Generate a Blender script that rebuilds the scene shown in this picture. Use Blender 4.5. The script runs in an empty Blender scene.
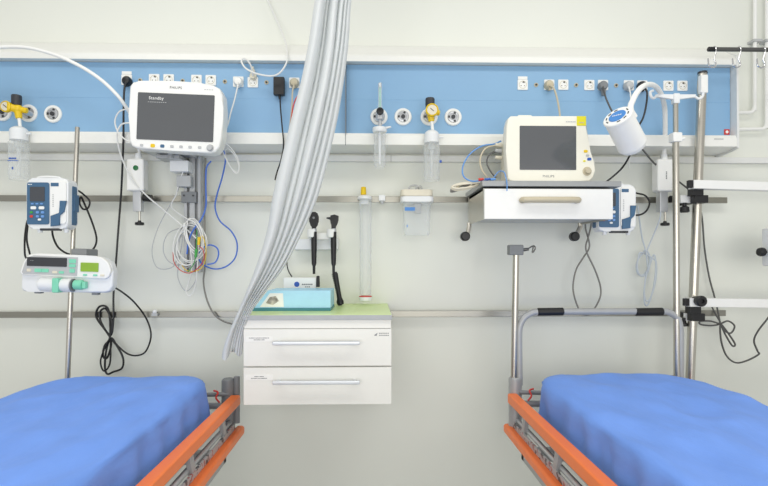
import bpy, bmesh, math, random
from mathutils import Vector, Matrix, noise
random.seed(7)
scene = bpy.context.scene
C = scene.collection
R = math.radians
# ------------------------------------------------------------------ camera
F, D, CZ, PX, PY = 512.0, 2.5, 1.35, 384.0, 262.0
YAW = math.atan(12/512.0)
cam = bpy.data.cameras.new('camera'); camo = bpy.data.objects.new('camera', cam); C.objects.link(camo)
camo.location = (0, -D, CZ); camo.rotation_euler = (R(90), 0, -YAW)
cam.sensor_width = 36; cam.lens = 36*F/768; cam.shift_y = 19/768; cam.clip_start = .02
scene.camera = camo
def ray(px, py):
    x, z = (px-PX)/F, -(py-PY)/F
    c, s = math.cos(YAW), math.sin(YAW)
    return x*c+s, -x*s+c, z
def P(px, py, d):
    """a measured point of the photograph, at its real distance d in front of the wall"""
    rx, ry, rz = ray(px, py); t = (D-d)/ry
    return Vector((rx*t, -d, CZ+rz*t))
def K(px, d):
    rx, ry, rz = ray(px, PY); return (D-d)/ry/F       # metres per pixel there
# ------------------------------------------------------------------ materials
def lin(c):
    return tuple(((v/255)/12.92 if v/255 <= .04045 else ((v/255+.055)/1.055)**2.4) for v in c)
M = {}
def mat(name, rgb, rough=.5, metal=0, var=.04, scale=30, bump=0, bscale=200, stretch=None, ior=None, trans=0, emit=0, sheen=0):
    m = bpy.data.materials.new(name); m.use_nodes = True
    nt = m.node_tree; b = nt.nodes['Principled BSDF']; L = nt.links
    col = lin(rgb)
    tc = nt.nodes.new('ShaderNodeTexCoord'); mp = nt.nodes.new('ShaderNodeMapping')
    L.new(tc.outputs['Object'], mp.inputs['Vector'])
    if stretch: mp.inputs['Scale'].default_value = stretch
    nz = nt.nodes.new('ShaderNodeTexNoise'); nz.inputs['Scale'].default_value = scale; nz.inputs['Detail'].default_value = 3
    L.new(mp.outputs['Vector'], nz.inputs['Vector'])
    rp = nt.nodes.new('ShaderNodeValToRGB')
    rp.color_ramp.elements[0].position = .3; rp.color_ramp.elements[1].position = .7
    rp.color_ramp.elements[0].color = tuple(max(0, v*(1-var)) for v in col)+(1,)
    rp.color_ramp.elements[1].color = tuple(min(1, v*(1+var)) for v in col)+(1,)
    L.new(nz.outputs['Fac'], rp.inputs['Fac']); L.new(rp.outputs['Color'], b.inputs['Base Color'])
    b.inputs['Roughness'].default_value = rough; b.inputs['Metallic'].default_value = metal
    if ior: b.inputs['IOR'].default_value = ior
    if emit:
        L.new(rp.outputs['Color'], b.inputs['Emission Color']); b.inputs['Emission Strength'].default_value = emit
    if bump:
        n2 = nt.nodes.new('ShaderNodeTexNoise'); n2.inputs['Scale'].default_value = bscale; n2.inputs['Detail'].default_value = 4
        L.new(mp.outputs['Vector'], n2.inputs['Vector'])
        bp = nt.nodes.new('ShaderNodeBump'); bp.inputs['Strength'].default_value = bump; bp.inputs['Distance'].default_value = .01
        L.new(n2.outputs['Fac'], bp.inputs['Height']); L.new(bp.outputs['Normal'], b.inputs['Normal'])
    if trans:
        tr = nt.nodes.new('ShaderNodeBsdfTransparent'); mx = nt.nodes.new('ShaderNodeMixShader')
        lw = nt.nodes.new('ShaderNodeLayerWeight'); lw.inputs['Blend'].default_value = .35
        mr = nt.nodes.new('ShaderNodeMapRange'); mr.inputs['To Min'].default_value = 1-trans; mr.inputs['To Max'].default_value = min(1, 1-trans+.35)
        L.new(lw.outputs['Facing'], mr.inputs['Value']); L.new(mr.outputs['Result'], mx.inputs['Fac'])
        L.new(tr.outputs[0], mx.inputs[1]); L.new(b.outputs[0], mx.inputs[2])
        L.new(mx.outputs[0], nt.nodes['Material Output'].inputs['Surface'])
    M[name] = m; return m
mat('wall', (229, 231, 222), .45, var=.012, scale=2.5)
mat('floor', (196, 202, 206), .3, var=.06, scale=8)
mat('trunk', (238, 238, 232), .35, var=.01)
mat('trim', (226, 227, 224), .4, var=.01)
mat('blue_panel', (138, 178, 212), .3, var=.02, scale=3)
mat('white', (240, 240, 236), .35, var=.012)
mat('cool_white', (232, 234, 234), .35, var=.015)
mat('cream', (240, 237, 222), .35, var=.012)
mat('beige', (196, 186, 160), .45, var=.03)
mat('socket_beige', (208, 200, 178), .45)
mat('ivory', (226, 219, 198), .4, var=.02)
mat('black', (22, 22, 24), .4, var=.1)
mat('dark', (52, 54, 58), .45, var=.06)
mat('tray', (158, 160, 160), .35, .2)
mat('grey', (128, 131, 133), .45, var=.04)
mat('light_grey', (186, 188, 188), .4, var=.03)
mat('steel', (196, 192, 182), .28, 1, var=.05, scale=20, stretch=(1, 1, 40))
mat('rail_steel', (156, 154, 145), .32, 1, var=.06, scale=12, stretch=(.3, 1, 60))
mat('chrome', (215, 215, 215), .12, 1, var=.02)
mat('bed_grey', (170, 172, 173), .35, .15, var=.03)
mat('silver', (198, 200, 203), .3, .6, var=.02)
mat('dark_steel', (104, 104, 102), .35, .8, var=.04)
mat('orange', (255, 128, 58), .38, var=.03, scale=12)
mat('red', (205, 60, 50), .4)
mat('yellow', (232, 196, 22), .35, var=.04)
mat('yellow_tag', (228, 218, 40), .4)
mat('green', (60, 160, 70), .4)
mat('green_led', (30, 110, 60), .3)
mat('mint', (130, 214, 180), .4)
mat('lcd', (140, 178, 52), .35)
mat('pump_blue', (64, 102, 134), .4, var=.03)
mat('button_blue', (110, 156, 214), .4)
mat('logo_blue', (64, 132, 204), .35)
mat('cable_white', (232, 232, 228), .4, var=.01)
mat('cable_pale', (200, 208, 214), .4)
mat('cable_grey', (132, 130, 124), .45, var=.03)
mat('cable_dark', (84, 84, 82), .45, var=.03)
mat('cable_blue', (72, 116, 206), .4, var=.02)
mat('cable_skyblue', (96, 150, 214), .4, var=.02)
mat('screen', (70, 73, 77), .12, ior=2.2, var=.05, scale=4)
mat('pump_screen', (62, 66, 72), .2, ior=1.7)
mat('worktop', (214, 234, 164), .35, var=.02, scale=10)
mat('worktop_edge', (172, 176, 178), .4)
mat('drawer', (234, 234, 228), .3, var=.01)
mat('aluminium', (206, 210, 214), .3, .45, var=.02)
mat('paper_blue', (170, 220, 244), .4, var=.03, scale=20)
mat('teal', (62, 132, 146), .45)
mat('picture', (176, 170, 160), .5, var=.75, scale=32)
mat('ink', (70, 72, 76), .6)
mat('sheet', (118, 162, 244), .6, var=.07, scale=7, bump=.5, bscale=16, stretch=(1.2, .5, 1))
mat('mattress', (62, 60, 72), .6)
mat('curtain', (224, 227, 226), .6, var=.006, scale=4)
mat('clear', (236, 240, 240), .12, trans=.91)
mat('clear_jar', (232, 238, 240), .15, trans=.80)
mat('clear_frost', (236, 240, 238), .3, trans=.72)
mat('deep_blue', (40, 90, 180), .4)
mat('speckle', (168, 166, 168), .5, var=.55, scale=26)
mat('rail_plate', (176, 178, 178), .4)
_rp = [n for n in M['rail_plate'].node_tree.nodes if n.type == 'VALTORGB'][0]; _nz = [n for n in M['rail_plate'].node_tree.nodes if n.type == 'TEX_NOISE'][0]
_nz.inputs['Scale'].default_value = 38; _rp.color_ramp.interpolation = 'CONSTANT'
_rp.color_ramp.elements[0].position = 0; _rp.color_ramp.elements[0].color = lin((86, 88, 92))+(1,)
_rp.color_ramp.elements[1].position = .40; _rp.color_ramp.elements[1].color = lin((178, 180, 181))+(1,)
_e = _rp.color_ramp.elements.new(.6); _e.color = lin((168, 96, 92))+(1,)
_e = _rp.color_ramp.elements.new(.66); _e.color = lin((120, 116, 118))+(1,)
# curtain lets a little light through
_nt = M['curtain'].node_tree; _b = _nt.nodes['Principled BSDF']
_t = _nt.nodes.new('ShaderNodeBsdfTranslucent'); _t.inputs['Color'].default_value = (.75, .78, .8, 1)
_m = _nt.nodes.new('ShaderNodeMixShader'); _m.inputs['Fac'].default_value = .15
_nt.links.new(_b.outputs[0], _m.inputs[1]); _nt.links.new(_t.outputs[0], _m.inputs[2])
_nt.links.new(_m.outputs[0], _nt.nodes['Material Output'].inputs['Surface'])
# ------------------------------------------------------------------ mesh helpers
def rrect(x0, x1, z0, z1, r, n=5):
    out = []
    for cx, cz, a0 in ((x1-r, z1-r, 0), (x0+r, z1-r, 90), (x0+r, z0+r, 180), (x1-r, z0+r, 270)):
        for i in range(n+1):
            a = R(a0+90*i/n); out.append((cx+r*math.cos(a), cz+r*math.sin(a)))
    return out
def catmull(pts, n=6, closed=False):
    p = [Vector(q) for q in pts]; N = len(p)
    if N < 3 and not closed: return p
    out = []
    for i in range(N if closed else N-1):
        if closed: a, b, c, d = p[(i-1) % N], p[i], p[(i+1) % N], p[(i+2) % N]
        else:
            b, c = p[i], p[i+1]
            a = p[i-1] if i else b*2-c
            d = p[i+2] if i+2 < N else c*2-b
        for j in range(n):
            t = j/n
            out.append(.5*((2*b)+(c-a)*t+(2*a-5*b+4*c-d)*t*t+(3*b-a-3*c+d)*t**3))
    if not closed: out.append(p[-1])
    return out
class MB:
    def __init__(s, k=1.0): s.bm = bmesh.new(); s.k = k
    def _merge(s, t, M4=None):
        if M4 is not None: bmesh.ops.transform(t, matrix=M4, verts=t.verts)
        bmesh.ops.recalc_face_normals(t, faces=t.faces)
        me = bpy.data.meshes.new('tmp'); t.to_mesh(me); t.free(); s.bm.from_mesh(me); bpy.data.meshes.remove(me); return s
    def box(s, x0, x1, y0, y1, z0, z1, bev=0, seg=2, rot=None):
        t = bmesh.new(); bmesh.ops.create_cube(t, size=1)
        for v in t.verts:
            v.co = Vector(((x0+x1)/2+v.co.x*(x1-x0), (y0+y1)/2+v.co.y*(y1-y0), (z0+z1)/2+v.co.z*(z1-z0)))
        if bev: bmesh.ops.bevel(t, geom=t.edges[:], offset=bev, segments=seg, profile=.5, affect='EDGES')
        return s._merge(t, rot)
    def prism(s, poly, y0, y1, bev=0, seg=2, axis='y'):
        t = bmesh.new()
        def co(a, b, h): return (a, h, b) if axis == 'y' else ((h, a, b) if axis == 'x' else (a, b, h))
        v0 = [t.verts.new(co(a, b, y0)) for a, b in poly]; v1 = [t.verts.new(co(a, b, y1)) for a, b in poly]
        f0 = t.faces.new(v0); f1 = t.faces.new(v1); n = len(poly)
        for i in range(n): t.faces.new((v0[i], v0[(i+1) % n], v1[(i+1) % n], v1[i]))
        if bev:
            bmesh.ops.bevel(t, geom=list(set(f0.edges[:]+f1.edges[:])), offset=bev, segments=seg, profile=.5, affect='EDGES')
        return s._merge(t)
    def lathe(s, o, axis, prof, seg=20, cap=True):
        t = bmesh.new(); ax = Vector(axis).normalized()
        u = ax.orthogonal().normalized(); w = ax.cross(u); o = Vector(o); rings = []
        for r, h in prof:
            rings.append([t.verts.new(o+ax*h+(u*math.cos(2*math.pi*i/seg)+w*math.sin(2*math.pi*i/seg))*max(r, 1e-6)) for i in range(seg)])
        for a, b in zip(rings, rings[1:]):
            for i in range(seg): t.faces.new((a[i], a[(i+1) % seg], b[(i+1) % seg], b[i]))
        if cap: t.faces.new(rings[0]); t.faces.new(rings[-1])
        return s._merge(t)
    def cyl(s, p0, p1, r0, r1=None, seg=16, bev=0):
        p0, p1 = Vector(p0), Vector(p1); h = (p1-p0).length; r1 = r0 if r1 is None else r1
        pr = [(r0, 0), (r1, h)] if not bev else [(r0-bev, 0), (r0, bev), (r1, h-bev), (r1-bev, h)]
        return s.lathe(p0, p1-p0, pr, seg)
    def tube(s, pts, r, n=6, seg=8, closed=False):
        p = catmull(pts, n, closed); t = bmesh.new(); N = len(p); rings = []; u = None
        for i in range(N):
            a = p[(i-1) % N] if (closed or i) else p[i]; b = p[(i+1) % N] if (closed or i < N-1) else p[i]
            tg = (b-a)
            tg = tg.normalized() if tg.length > 1e-9 else Vector((0, 0, 1))
            if u is None: u = tg.orthogonal().normalized()
            u = (u-tg*u.dot(tg)); u = u.normalized() if u.length > 1e-9 else tg.orthogonal().normalized()
            w = tg.cross(u); rr = r(i/(N-1)) if callable(r) else r
            rings.append([t.verts.new(p[i]+(u*math.cos(2*math.pi*j/seg)+w*math.sin(2*math.pi*j/seg))*rr) for j in range(seg)])
        for i in range(N if closed else N-1):
            a, b = rings[i], rings[(i+1) % N]
            for j in range(seg): t.faces.new((a[j], a[(j+1) % seg], b[(j+1) % seg], b[j]))
        if not closed: t.faces.new(rings[0]); t.faces.new(rings[-1])
        return s._merge(t)
    def sph(s, c, r, sc=(1, 1, 1), seg=16):
        t = bmesh.new(); bmesh.ops.create_uvsphere(t, u_segments=seg, v_segments=seg//2, radius=r)
        for v in t.verts: v.co = Vector(c)+Vector((v.co.x*sc[0], v.co.y*sc[1], v.co.z*sc[2]))
        return s._merge(t)
    def text(s, body, size, loc, align='CENTER', ext=.0):
        cu = bpy.data.curves.new('tmp', 'FONT'); cu.body = body; cu.size = size; cu.align_x = align; cu.align_y = 'CENTER'; cu.extrude = ext; cu.offset = size*.006; cu.space_character = 1.12
        o = bpy.data.objects.new('tmp', cu); C.objects.link(o)
        me = bpy.data.meshes.new_from_object(o.evaluated_get(bpy.context.evaluated_depsgraph_get()))
        bpy.data.objects.remove(o); bpy.data.curves.remove(cu)
        me.transform(Matrix.Translation(loc) @ Matrix.Rotation(R(90), 4, 'X'))
        s.bm.from_mesh(me); bpy.data.meshes.remove(me); return s
    def build(s, name, m, parent=None, ang=40, label=None):
        if s.k != 1: bmesh.ops.scale(s.bm, vec=(s.k,)*3, verts=s.bm.verts)
        me = bpy.data.meshes.new(name)
        o = bpy.data.objects.new(name, me)
        if parent is None:
            xs = [v.co for v in s.bm.verts]
            org = Vector(((min(v.x for v in xs)+max(v.x for v in xs))/2, (min(v.y for v in xs)+max(v.y for v in xs))/2, min(v.z for v in xs)))
            bmesh.ops.translate(s.bm, vec=-org, verts=s.bm.verts); o.location = org
        s.bm.to_mesh(me); s.bm.free()
        me.shade_smooth(); me.set_sharp_from_angle(angle=R(ang))
        if ang < 90:
            wn = o.modifiers.new('weighted_normal', 'WEIGHTED_NORMAL'); wn.keep_sharp = True; wn.weight = 100
        me.materials.append(M[m]); C.objects.link(o)
        if parent is not None: o.parent = parent
        if label: o['label'] = label
        return o
def tag(o, label, cat, group=None):
    o['label'] = label; o['category'] = cat
    if group: o['group'] = group
    return o
def mtx(o): return o
def struct(o): o['kind'] = 'structure'; return o
def thing(name, label, cat, loc, rot=(0, 0, 0), group=None):
    o = bpy.data.objects.new(name, None); C.objects.link(o); o.location = loc; o.rotation_euler = rot; o.empty_display_size = .02
    return tag(o, label, cat, group)
def copy_tree(o, parent=None):
    c = o.copy(); C.objects.link(c)
    if parent is not None: c.parent = parent
    for ch in o.children: copy_tree(ch, c)
    return c
# ------------------------------------------------------------------ setting
struct(MB().box(-4, 4, 0, .12, 0, 3.0).build('wall_back', 'wall'))
struct(MB().box(-4, 4, -5, 0, -.1, 0).build('floor', 'floor'))
zt = lambda y, d: P(384, y, d).z
XL = -3.2; XR = P(731, 100, .11).x
# trunking (bed-head supply unit)
tr = thing('supply_trunking', 'long white and blue bedhead supply trunking along the wall', 'trunking', (0, 0, zt(154.5, 0)))
z0 = zt(154.5, 0)
prof = [(-.001, zt(46, 0)), (-.07, zt(48, .07)), (-.135, zt(53, .135)), (-.15, zt(56, .15)), (-.15, zt(61.5, .15)), (-.105, zt(64.8, .105)),
        (-.105, zt(134.2, .105)), (-.146, zt(133.4, .146)), (-.155, zt(136, .155)), (-.155, zt(144.6, .155)), (-.12, zt(147.5, .12)), (-.001, zt(154.4, 0))]
MB().prism([(a, b-z0) for a, b in prof], XL, XR-.004, axis='x').build('housing', 'trunk', tr, ang=20)
xs = P(346, 100, .11).x
zb, za = zt(134, .11)-z0, zt(65, .11)-z0
zm = zt(100, .11)-z0
for a, b in ((XL, xs-.002), (xs+.002, XR-.006)):
    p = MB()
    p.prism([(-.10, zb), (-.112, zb), (-.112, zm-.0008), (-.1113, zm), (-.112, zm+.0008), (-.112, za), (-.10, za)], a, b, axis='x'); p.build('front_panel', 'blue_panel', tr)
MB().box(xs-.0012, xs+.0012, -.1562, -.1, zt(145, .155)-z0, za).build('joint_strip', 'grey', tr)
e = MB(); e.prism([(-.001, zt(45, 0)-z0), (-.152, zt(52, .15)-z0), (-.158, zt(146, .155)-z0), (-.12, zt(149.5, .12)-z0), (-.001, zt(157, 0)-z0)], XR-.004, XR+.006, axis='x', bev=.001)
e.build('end_cap', 'trim', tr)
p = P(726.8, 132, .113)
MB().box(p.x-.013, p.x+.013, -.1145, -.111, p.z-z0-.013, p.z-z0+.013, .001).build('sticker', 'red', tr, label='small red square sticker')
MB().cyl((p.x, -.1145, p.z-z0), (p.x, -.1152, p.z-z0), .007).build('sticker_mark', 'white', tr)
p = P(719, 139, .156); l = MB()
for i in range(9): l.box(p.x-.022+i*.005, p.x-.019+i*.005, -.1562, -.155, p.z-z0-.003, p.z-z0+.003)
l.build('lettering', 'light_grey', tr)
# white trim under the trunking
struct(MB().box(XL, 3.2, -.022, 0, zt(161.6, .02), zt(155.5, .02), .003).build('trim_1', 'trim'))
xj = P(391, 158, .02).x
struct(MB().box(xj-.001, xj+.001, -.0225, -.01, zt(161.6, .02), zt(155.5, .02)).build('trim_2', 'grey'))
# equipment rails
for yc, xe, lab in ((199.2, 727.5, 'upper stainless steel equipment rail fixed along the wall'), (314, 726, 'lower stainless steel equipment rail fixed along the wall')):
    d = .042; xr = P(xe, yc, d).x; z = zt(yc, d); h = 3*K(384, d)
    t = thing('equipment_rail', lab, 'rail', (0, 0, z), group=None)
    MB().box(XL, xr, -d, -d+.01, -h, h, .0015).build('bar', 'rail_steel', t)
    for px in (40, 155, 290, 381, 530, 640):
        x = P(px, yc, 0).x
        MB().cyl((x, -d+.01, 0), (x, 0, 0), .011).build('standoff', 'light_grey', t)
# wall pipes beyond the trunking
for (px, yb, lab) in ((755, 112.5, 'thin white wall pipe bending left to the trunking, inner of two'), (767, 129, 'thin white wall pipe bending left to the trunking, outer of two')):
    d = .03
    m = MB(); m.tube([P(px, -60, d), P(px, 0, d), P(px-.4, yb-12, d), P(px-1, yb-4, d), P(px-4, yb-.5, d), P(px-12, yb, d), P(732, yb+.3, d), P(726, yb+.3, d)], .0085, n=5)
    t = thing('wall_pipe', lab, 'pipe', P(px, yb, 0), group='white wall pipes')
    bmesh.ops.translate(m.bm, vec=-t.location, verts=m.bm.verts); m.build('pipe', 'white', t)
    b = MB(); q = P(px, 42, .02)-t.location; b.box(q.x-.025, q.x+.02, -.045, 0, q.z-.006, q.z+.006, .002); b.build('clip', 'light_grey', t)
# ------------------------------------------------------------------ sockets
def make_socket(tagged=False):
    k = K(384, .112)
    r = bpy.data.objects.new('wall_socket', None); C.objects.link(r); r.empty_display_size = .02
    m = MB(k)
    m.prism(rrect(-5.2, 5.2, -5.2, 5.2, .9, 3), -1.1, .1, .35); m.build('cover_plate', 'white', r)
    m = MB(k); m.lathe((0, -1.05, 0), (0, -1, 0), [(3.9, 0), (3.9, .25), (3.5, .3), (3.4, -.1), (.01, -.1)], 24, cap=False); m.build('recess', 'socket_beige', r)
    m = MB(k)
    for s in (-1, 1): m.cyl((s*1.7, -1.0, -1.0), (s*1.7, -1.2, -1.0), .5, seg=8)
    m.prism([(-.4, 2.0), (1.9, 1.5), (1.6, 3.0), (.2, 3.4)], -1.3, -1.0)
    m.build('contact', 'dark_steel', r)
    if tagged: MB(k).box(-4.8, 4.8, -.9, .1, 5.4, 8.4, .3).build('cover_flap', 'white', r)
    return r
SOCK = [(127, 80, 1, 'white wall socket holding the round black plug left of the big monitor'),
        (154.5, 79.5, 0, 'empty white socket just above monitor top edge, first after the black plug'),
        (169, 79.7, 0, 'empty white socket just above monitor top edge, second after the black plug'),
        (196.7, 80.3, 0, 'empty white socket just above monitor top edge, third after the black plug'),
        (211, 80.5, 0, 'empty white socket just above monitor top edge, fourth after the black plug'),
        (238.5, 82, 0, 'white socket holding the white plug right of the big monitor'),
        (253, 82.5, 0, 'white socket holding the upright white plug beside the black adaptor'),
        (294.4, 83, 0, 'white socket holding the beige plug beside the curtain'),
        (522.5, 85, 1, 'empty white socket with raised flap, leftmost on the right panel'),
        (549, 85, 0, 'white socket holding the beige plug above the cream monitor'),
        (563, 85, 0, 'empty white socket right beside the beige plug above cream monitor'),
        (589, 85.3, 0, 'empty white socket left beside the grey plug'),
        (602.7, 85.3, 0, 'white socket holding the grey plug'),
        (628.5, 85.6, 0, 'white socket holding a small white plug above the lamp head'),
        (642, 85.8, 0, 'white socket holding a black plug behind the lamp gooseneck'),
        (668, 86, 0, 'empty white socket above the drip pole hooks, left of two'),
        (682, 86, 0, 'empty white socket above the drip pole hooks, right of two')]
pr0 = make_socket(); pr1 = make_socket(True); used = set()
for px, py, tg, lab in SOCK:
    pr = pr1 if tg else pr0
    o = pr if tg not in used else copy_tree(pr); used.add(tg)
    o.location = P(px, py, .112); tag(o, lab, 'socket', 'white sockets along the blue trunking')
JK = [(140.4, 80.5, 'first earth jack from the left, beside the black plug'), (182.8, 81, 'small earth jack above the middle of the big monitor'), (225, 81.7, 'small earth jack above right corner of the big monitor'),
      (266.6, 82.5, 'small earth jack between white plug and black adaptor'), (536, 85, 'small earth jack beside the flap socket on right panel'), (576, 85.2, 'small earth jack above right half of cream monitor'), (616, 85.5, 'small earth jack right of the grey plug')]
k = K(384, .112); j0 = bpy.data.objects.new('earth_jack', None); C.objects.link(j0)
m = MB(k); m.lathe((0, 0, 0), (0, -1, 0), [(2.1, 0), (2.1, .6), (1.4, .9), (1.1, .5)], 14); m.build('collar', 'beige', j0)
m = MB(k); m.cyl((0, -.5, 0), (0, -1.6, 0), .9, .8, 12); m.build('pin', 'dark', j0)
for i, (px, py, lab) in enumerate(JK):
    o = j0 if i == 0 else copy_tree(j0); o.location = P(px, py, .112); tag(o, lab, 'earth jack', 'earth jacks between the sockets')
# gas outlets
GO = [(3, 112.5, 'white round gas outlet at the left frame edge behind yellow regulator'), (29, 113.5, 'white round gas outlet feeding the left yellow regulator'), (53.5, 114.2, 'white round gas outlet left of the drip pole, unused'),
      (379, 117, 'white round gas outlet behind the flowmeter'), (403, 117, 'white round gas outlet right of the flowmeter, unused'), (429, 117.2, 'white round gas outlet behind the right yellow regulator'), (453, 117.3, 'white round gas outlet right of the right yellow regulator')]
g0 = bpy.data.objects.new('gas_outlet', None); C.objects.link(g0)
m = MB(k); m.lathe((0, 0, 0), (0, -1, 0), [(8.6, 0), (8.6, 1.2), (7.8, 2), (6, 1.9), (5.6, .8)], 32); m.build('ring', 'white', g0)
m = MB(k); m.lathe((0, -.7, 0), (0, -1, 0), [(5.5, 0), (5.3, 1.4), (3.6, 1.6), (3.4, .9)], 24); m.build('socket_body', 'silver', g0)
m = MB(k); m.lathe((0, -1.4, 0), (0, -1, 0), [(2.1, 0), (2.0, 1.6), (1.2, 1.7)], 16)
for a in (20, 160, 270): m.box(-1.1, 1.1, -2.5, -1.4, 3.4, 5.2, .1, rot=Matrix.Rotation(R(a), 4, 'Y'))
m.build('valve', 'dark', g0)
for i, (px, py, lab) in enumerate(GO):
    o = g0 if i == 0 else copy_tree(g0); o.location = P(px, py, .112); tag(o, lab, 'gas outlet', 'round gas outlets on the trunking')
# ------------------------------------------------------------------ cables
def cable(name, label, pts, r, m, cat='cable', group=None, plug=None, extra=None, d=.06, n=6, parent=None):
    pts = [(q if len(q) == 3 else (q[0], q[1], d)) for q in pts]
    if parent is not None:
        iv = parent.matrix_basis.inverted(); mb = MB(); mb.tube([iv @ P(*q) for q in pts], r*K(pts[0][0], pts[0][2]), n=n)
        return mb.build(name, m, parent, label=label)
    org = P(*pts[-1]) if not plug else P(pts[0][0], pts[0][1], .112)
    if plug:
        org = P(pts[0][0], pts[0][1], .127); org.y = -.112
    t = thing(name, label, cat, org, group=group)
    rr = r*K(pts[0][0], pts[0][2])
    mb = MB(); mb.tube([P(*q)-org for q in pts], rr, n=n); mb.build('cord', m, t)
    k = K(pts[0][0], .12)
    if plug == 'round':
        mb = MB(k); mb.lathe((0, -.8, 0), (0, -1, 0), [(4.5, 0), (4.7, 1), (4.5, 4), (3.4, 6), (1.2, 6.6)], 20); mb.box(-1.2, 1.2, -6, -3, -6, 0, .5); mb.build('plug', extra, t)
    elif plug == 'straight':
        mb = MB(k); mb.lathe((0, -.8, 0), (0, -1, 0), [(3.4, 0), (3.6, 1), (3.4, 3), (2.2, 4)], 20); mb.box(-2.2, 2.2, -6, -2.5, -3, 6, .8); mb.cyl((0, -4, 5.8), (0, -4, 9), 1.2, .8, 10); mb.build('plug', extra, t)
    elif plug == 'angled':
        mb = MB(k); mb.lathe((0, -.8, 0), (0, -1, 0), [(4.4, 0), (4.6, 1), (4.4, 5), (3.4, 6.2)], 20); mb.prism([(-3, 0), (3, 0), (1.6, -10), (-1.0, -10)], -6, -2.5, .4); mb.build('plug', extra, t)
    return t
cable('power_cable', 'black power cord dropping from the left socket to a tied loop', [(127, 81, .14), (124.5, 88, .15), (123.6, 110, .165), (123.4, 140, .165), (122.5, 165, .12), (121, 195, .07), (118.6, 226), (116, 262), (113.5, 295), (113.5, 318), (111, 335),
      (103, 327), (96, 316), (99, 307), (106, 306.5), (109.5, 315), (110, 337), (104.5, 346), (103, 356), (107, 358), (111, 346), (110, 338), (106, 352), (105, 368), (107.5, 374), (113, 372), (122, 368), (123, 358), (117, 346), (110, 337), (101, 322), (100, 312), (106, 309), (112, 322), (111, 335)],
      1.05, 'black', plug='round', extra='black', d=.05)
ad = thing('power_adaptor', 'black rectangular power adaptor plugged in beside the curtain', 'power adaptor', P(280, 88, .113))
k = K(280, .13); MB(k).box(-5.4, 5.4, -7.5, -1.4, -9, 9, 1).build('case', 'black', ad); MB(k).cyl((0, -4, -8.8), (.4, -4, -12.5), 1.4, .9, 10).build('strain_relief', 'black', ad)
cable('power_cord', 'thin black cord of the wall adaptor hanging beside the curtain', [(280, 97, .13), (280.5, 108, .15), (282, 125, .165), (283.5, 145, .165), (281, 160, .12), (277, 172, .07), (275, 180, .05)], .7, 'black', parent=ad)
cable('plugged_wire', 'thin white wire from the plug down behind the big monitor', [(238.5, 82, .14), (237.3, 88, .16), (234.5, 100, .17), (231, 112, .18), (228, 124, .19), (224, 134, .2)], .7, 'cable_white', plug='round', extra='white')
cable('white_power_cable', 'white cord falling from above and looping into the upright plug', [(253, 76, .14), (251, 66, .17), (247, 60, .185), (243, 58.5, .19), (241.6, 62, .19), (246, 68.5, .19), (256, 73.5, .19), (270, 76, .19), (279, 73.5, .19), (285.5, 65, .18), (287.3, 57, .17), (286, 44, .12), (280, 28, .06), (272, 10, .03), (262, -14, .03)], .85, 'cable_white', plug='straight', extra='ivory')
cable('beige_plug_lead', 'pale lead from the beige plug running down behind the curtain', [(294.4, 83, .15), (292.5, 92, .165), (292, 105, .175), (290, 125, .18), (286, 150, .17), (282, 175, .1)], .75, 'beige', plug='round', extra='beige')
t = cable('red_lead', 'thin red lead beside the beige plug at the curtain edge', [(297.5, 96, .16), (294.5, 102, .17), (292.6, 110, .182), (290.5, 126, .186)], .6, 'red', n=4)
cable('beige_power_cable', 'beige cord from the plug above down behind the cream monitor', [(549, 85, .15), (553.5, 88, .16), (557, 98, .17), (559.5, 112, .2), (560, 122, .23)], .9, 'beige', plug='round', extra='beige')
cable('grey_power_cable', 'long grey cord from grey plug past the lamp to the tied cable by the arm', [(602.7, 86, .14), (604.5, 93, .16), (607.5, 102, .18), (618, 122, .19), (632, 139, .17), (642, 149, .15), (654, 163, .12), (668, 174, .05), (680, 182.5, .04), (693, 194, .03), (700, 209, .03), (702.5, 222, .03), (704.5, 248, .03), (709, 276, .03), (714.5, 297, .04), (718, 312, .06), (720, 323, .08)], .85, 'cable_dark', plug='angled', extra='grey')
cable('white_power_cable', 'short white cord from socket running down behind the lamp head', [(628.5, 86, .14), (630.5, 95, .16), (632, 120, .17), (630, 150, .15), (628.5, 168, .1)], .7, 'cable_white', plug='round', extra='light_grey')
cable('black_power_cable', 'black cord from behind the gooseneck down to the right infusion pump', [(642, 86, .14), (647, 92, .16), (646, 106, .165), (643, 118, .17), (638, 128, .17), (633, 146, .17), (629, 157, .16), (622, 168, .12), (613, 176.5, .1), (606, 182, .09)], .95, 'black', plug='round', extra='black')
cable('grey_hanging_cable', 'grey cable hanging in a long loop below the drawer shelf', [(586, 214, .1), (585.5, 228, .08), (589.5, 246, .08), (583, 258, .08), (576, 270, .08), (573, 288, .08), (577, 305, .075), (583, 314.5, .07), (591, 313, .07), (599.5, 299, .08), (600.5, 287, .08), (595, 270, .085), (586, 250, .09), (588, 238, .09), (591, 226, .1), (592, 214, .12)], .85, 'cable_grey')
def loops(cx, cy, rx, ry, n, d, tilt=0, jit=.25, seed=1, steps=10, dd=.004):
    rnd = random.Random(seed); out = []
    for i in range(n):
        ax, ay = rx*(1-jit*rnd.random()), ry*(1-jit*rnd.random()); ox, oy = rx*.15*rnd.uniform(-1, 1), ry*.1*rnd.uniform(-1, 1); tl = tilt+rnd.uniform(-.15, .15)
        for j in range(steps):
            a = 2*math.pi*j/steps; x, y = ax*math.sin(a), -ay*math.cos(a)
            out.append((cx+ox+x*math.cos(tl)-y*math.sin(tl), cy+oy+x*math.sin(tl)+y*math.cos(tl), d+i*dd))
    return out
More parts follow.
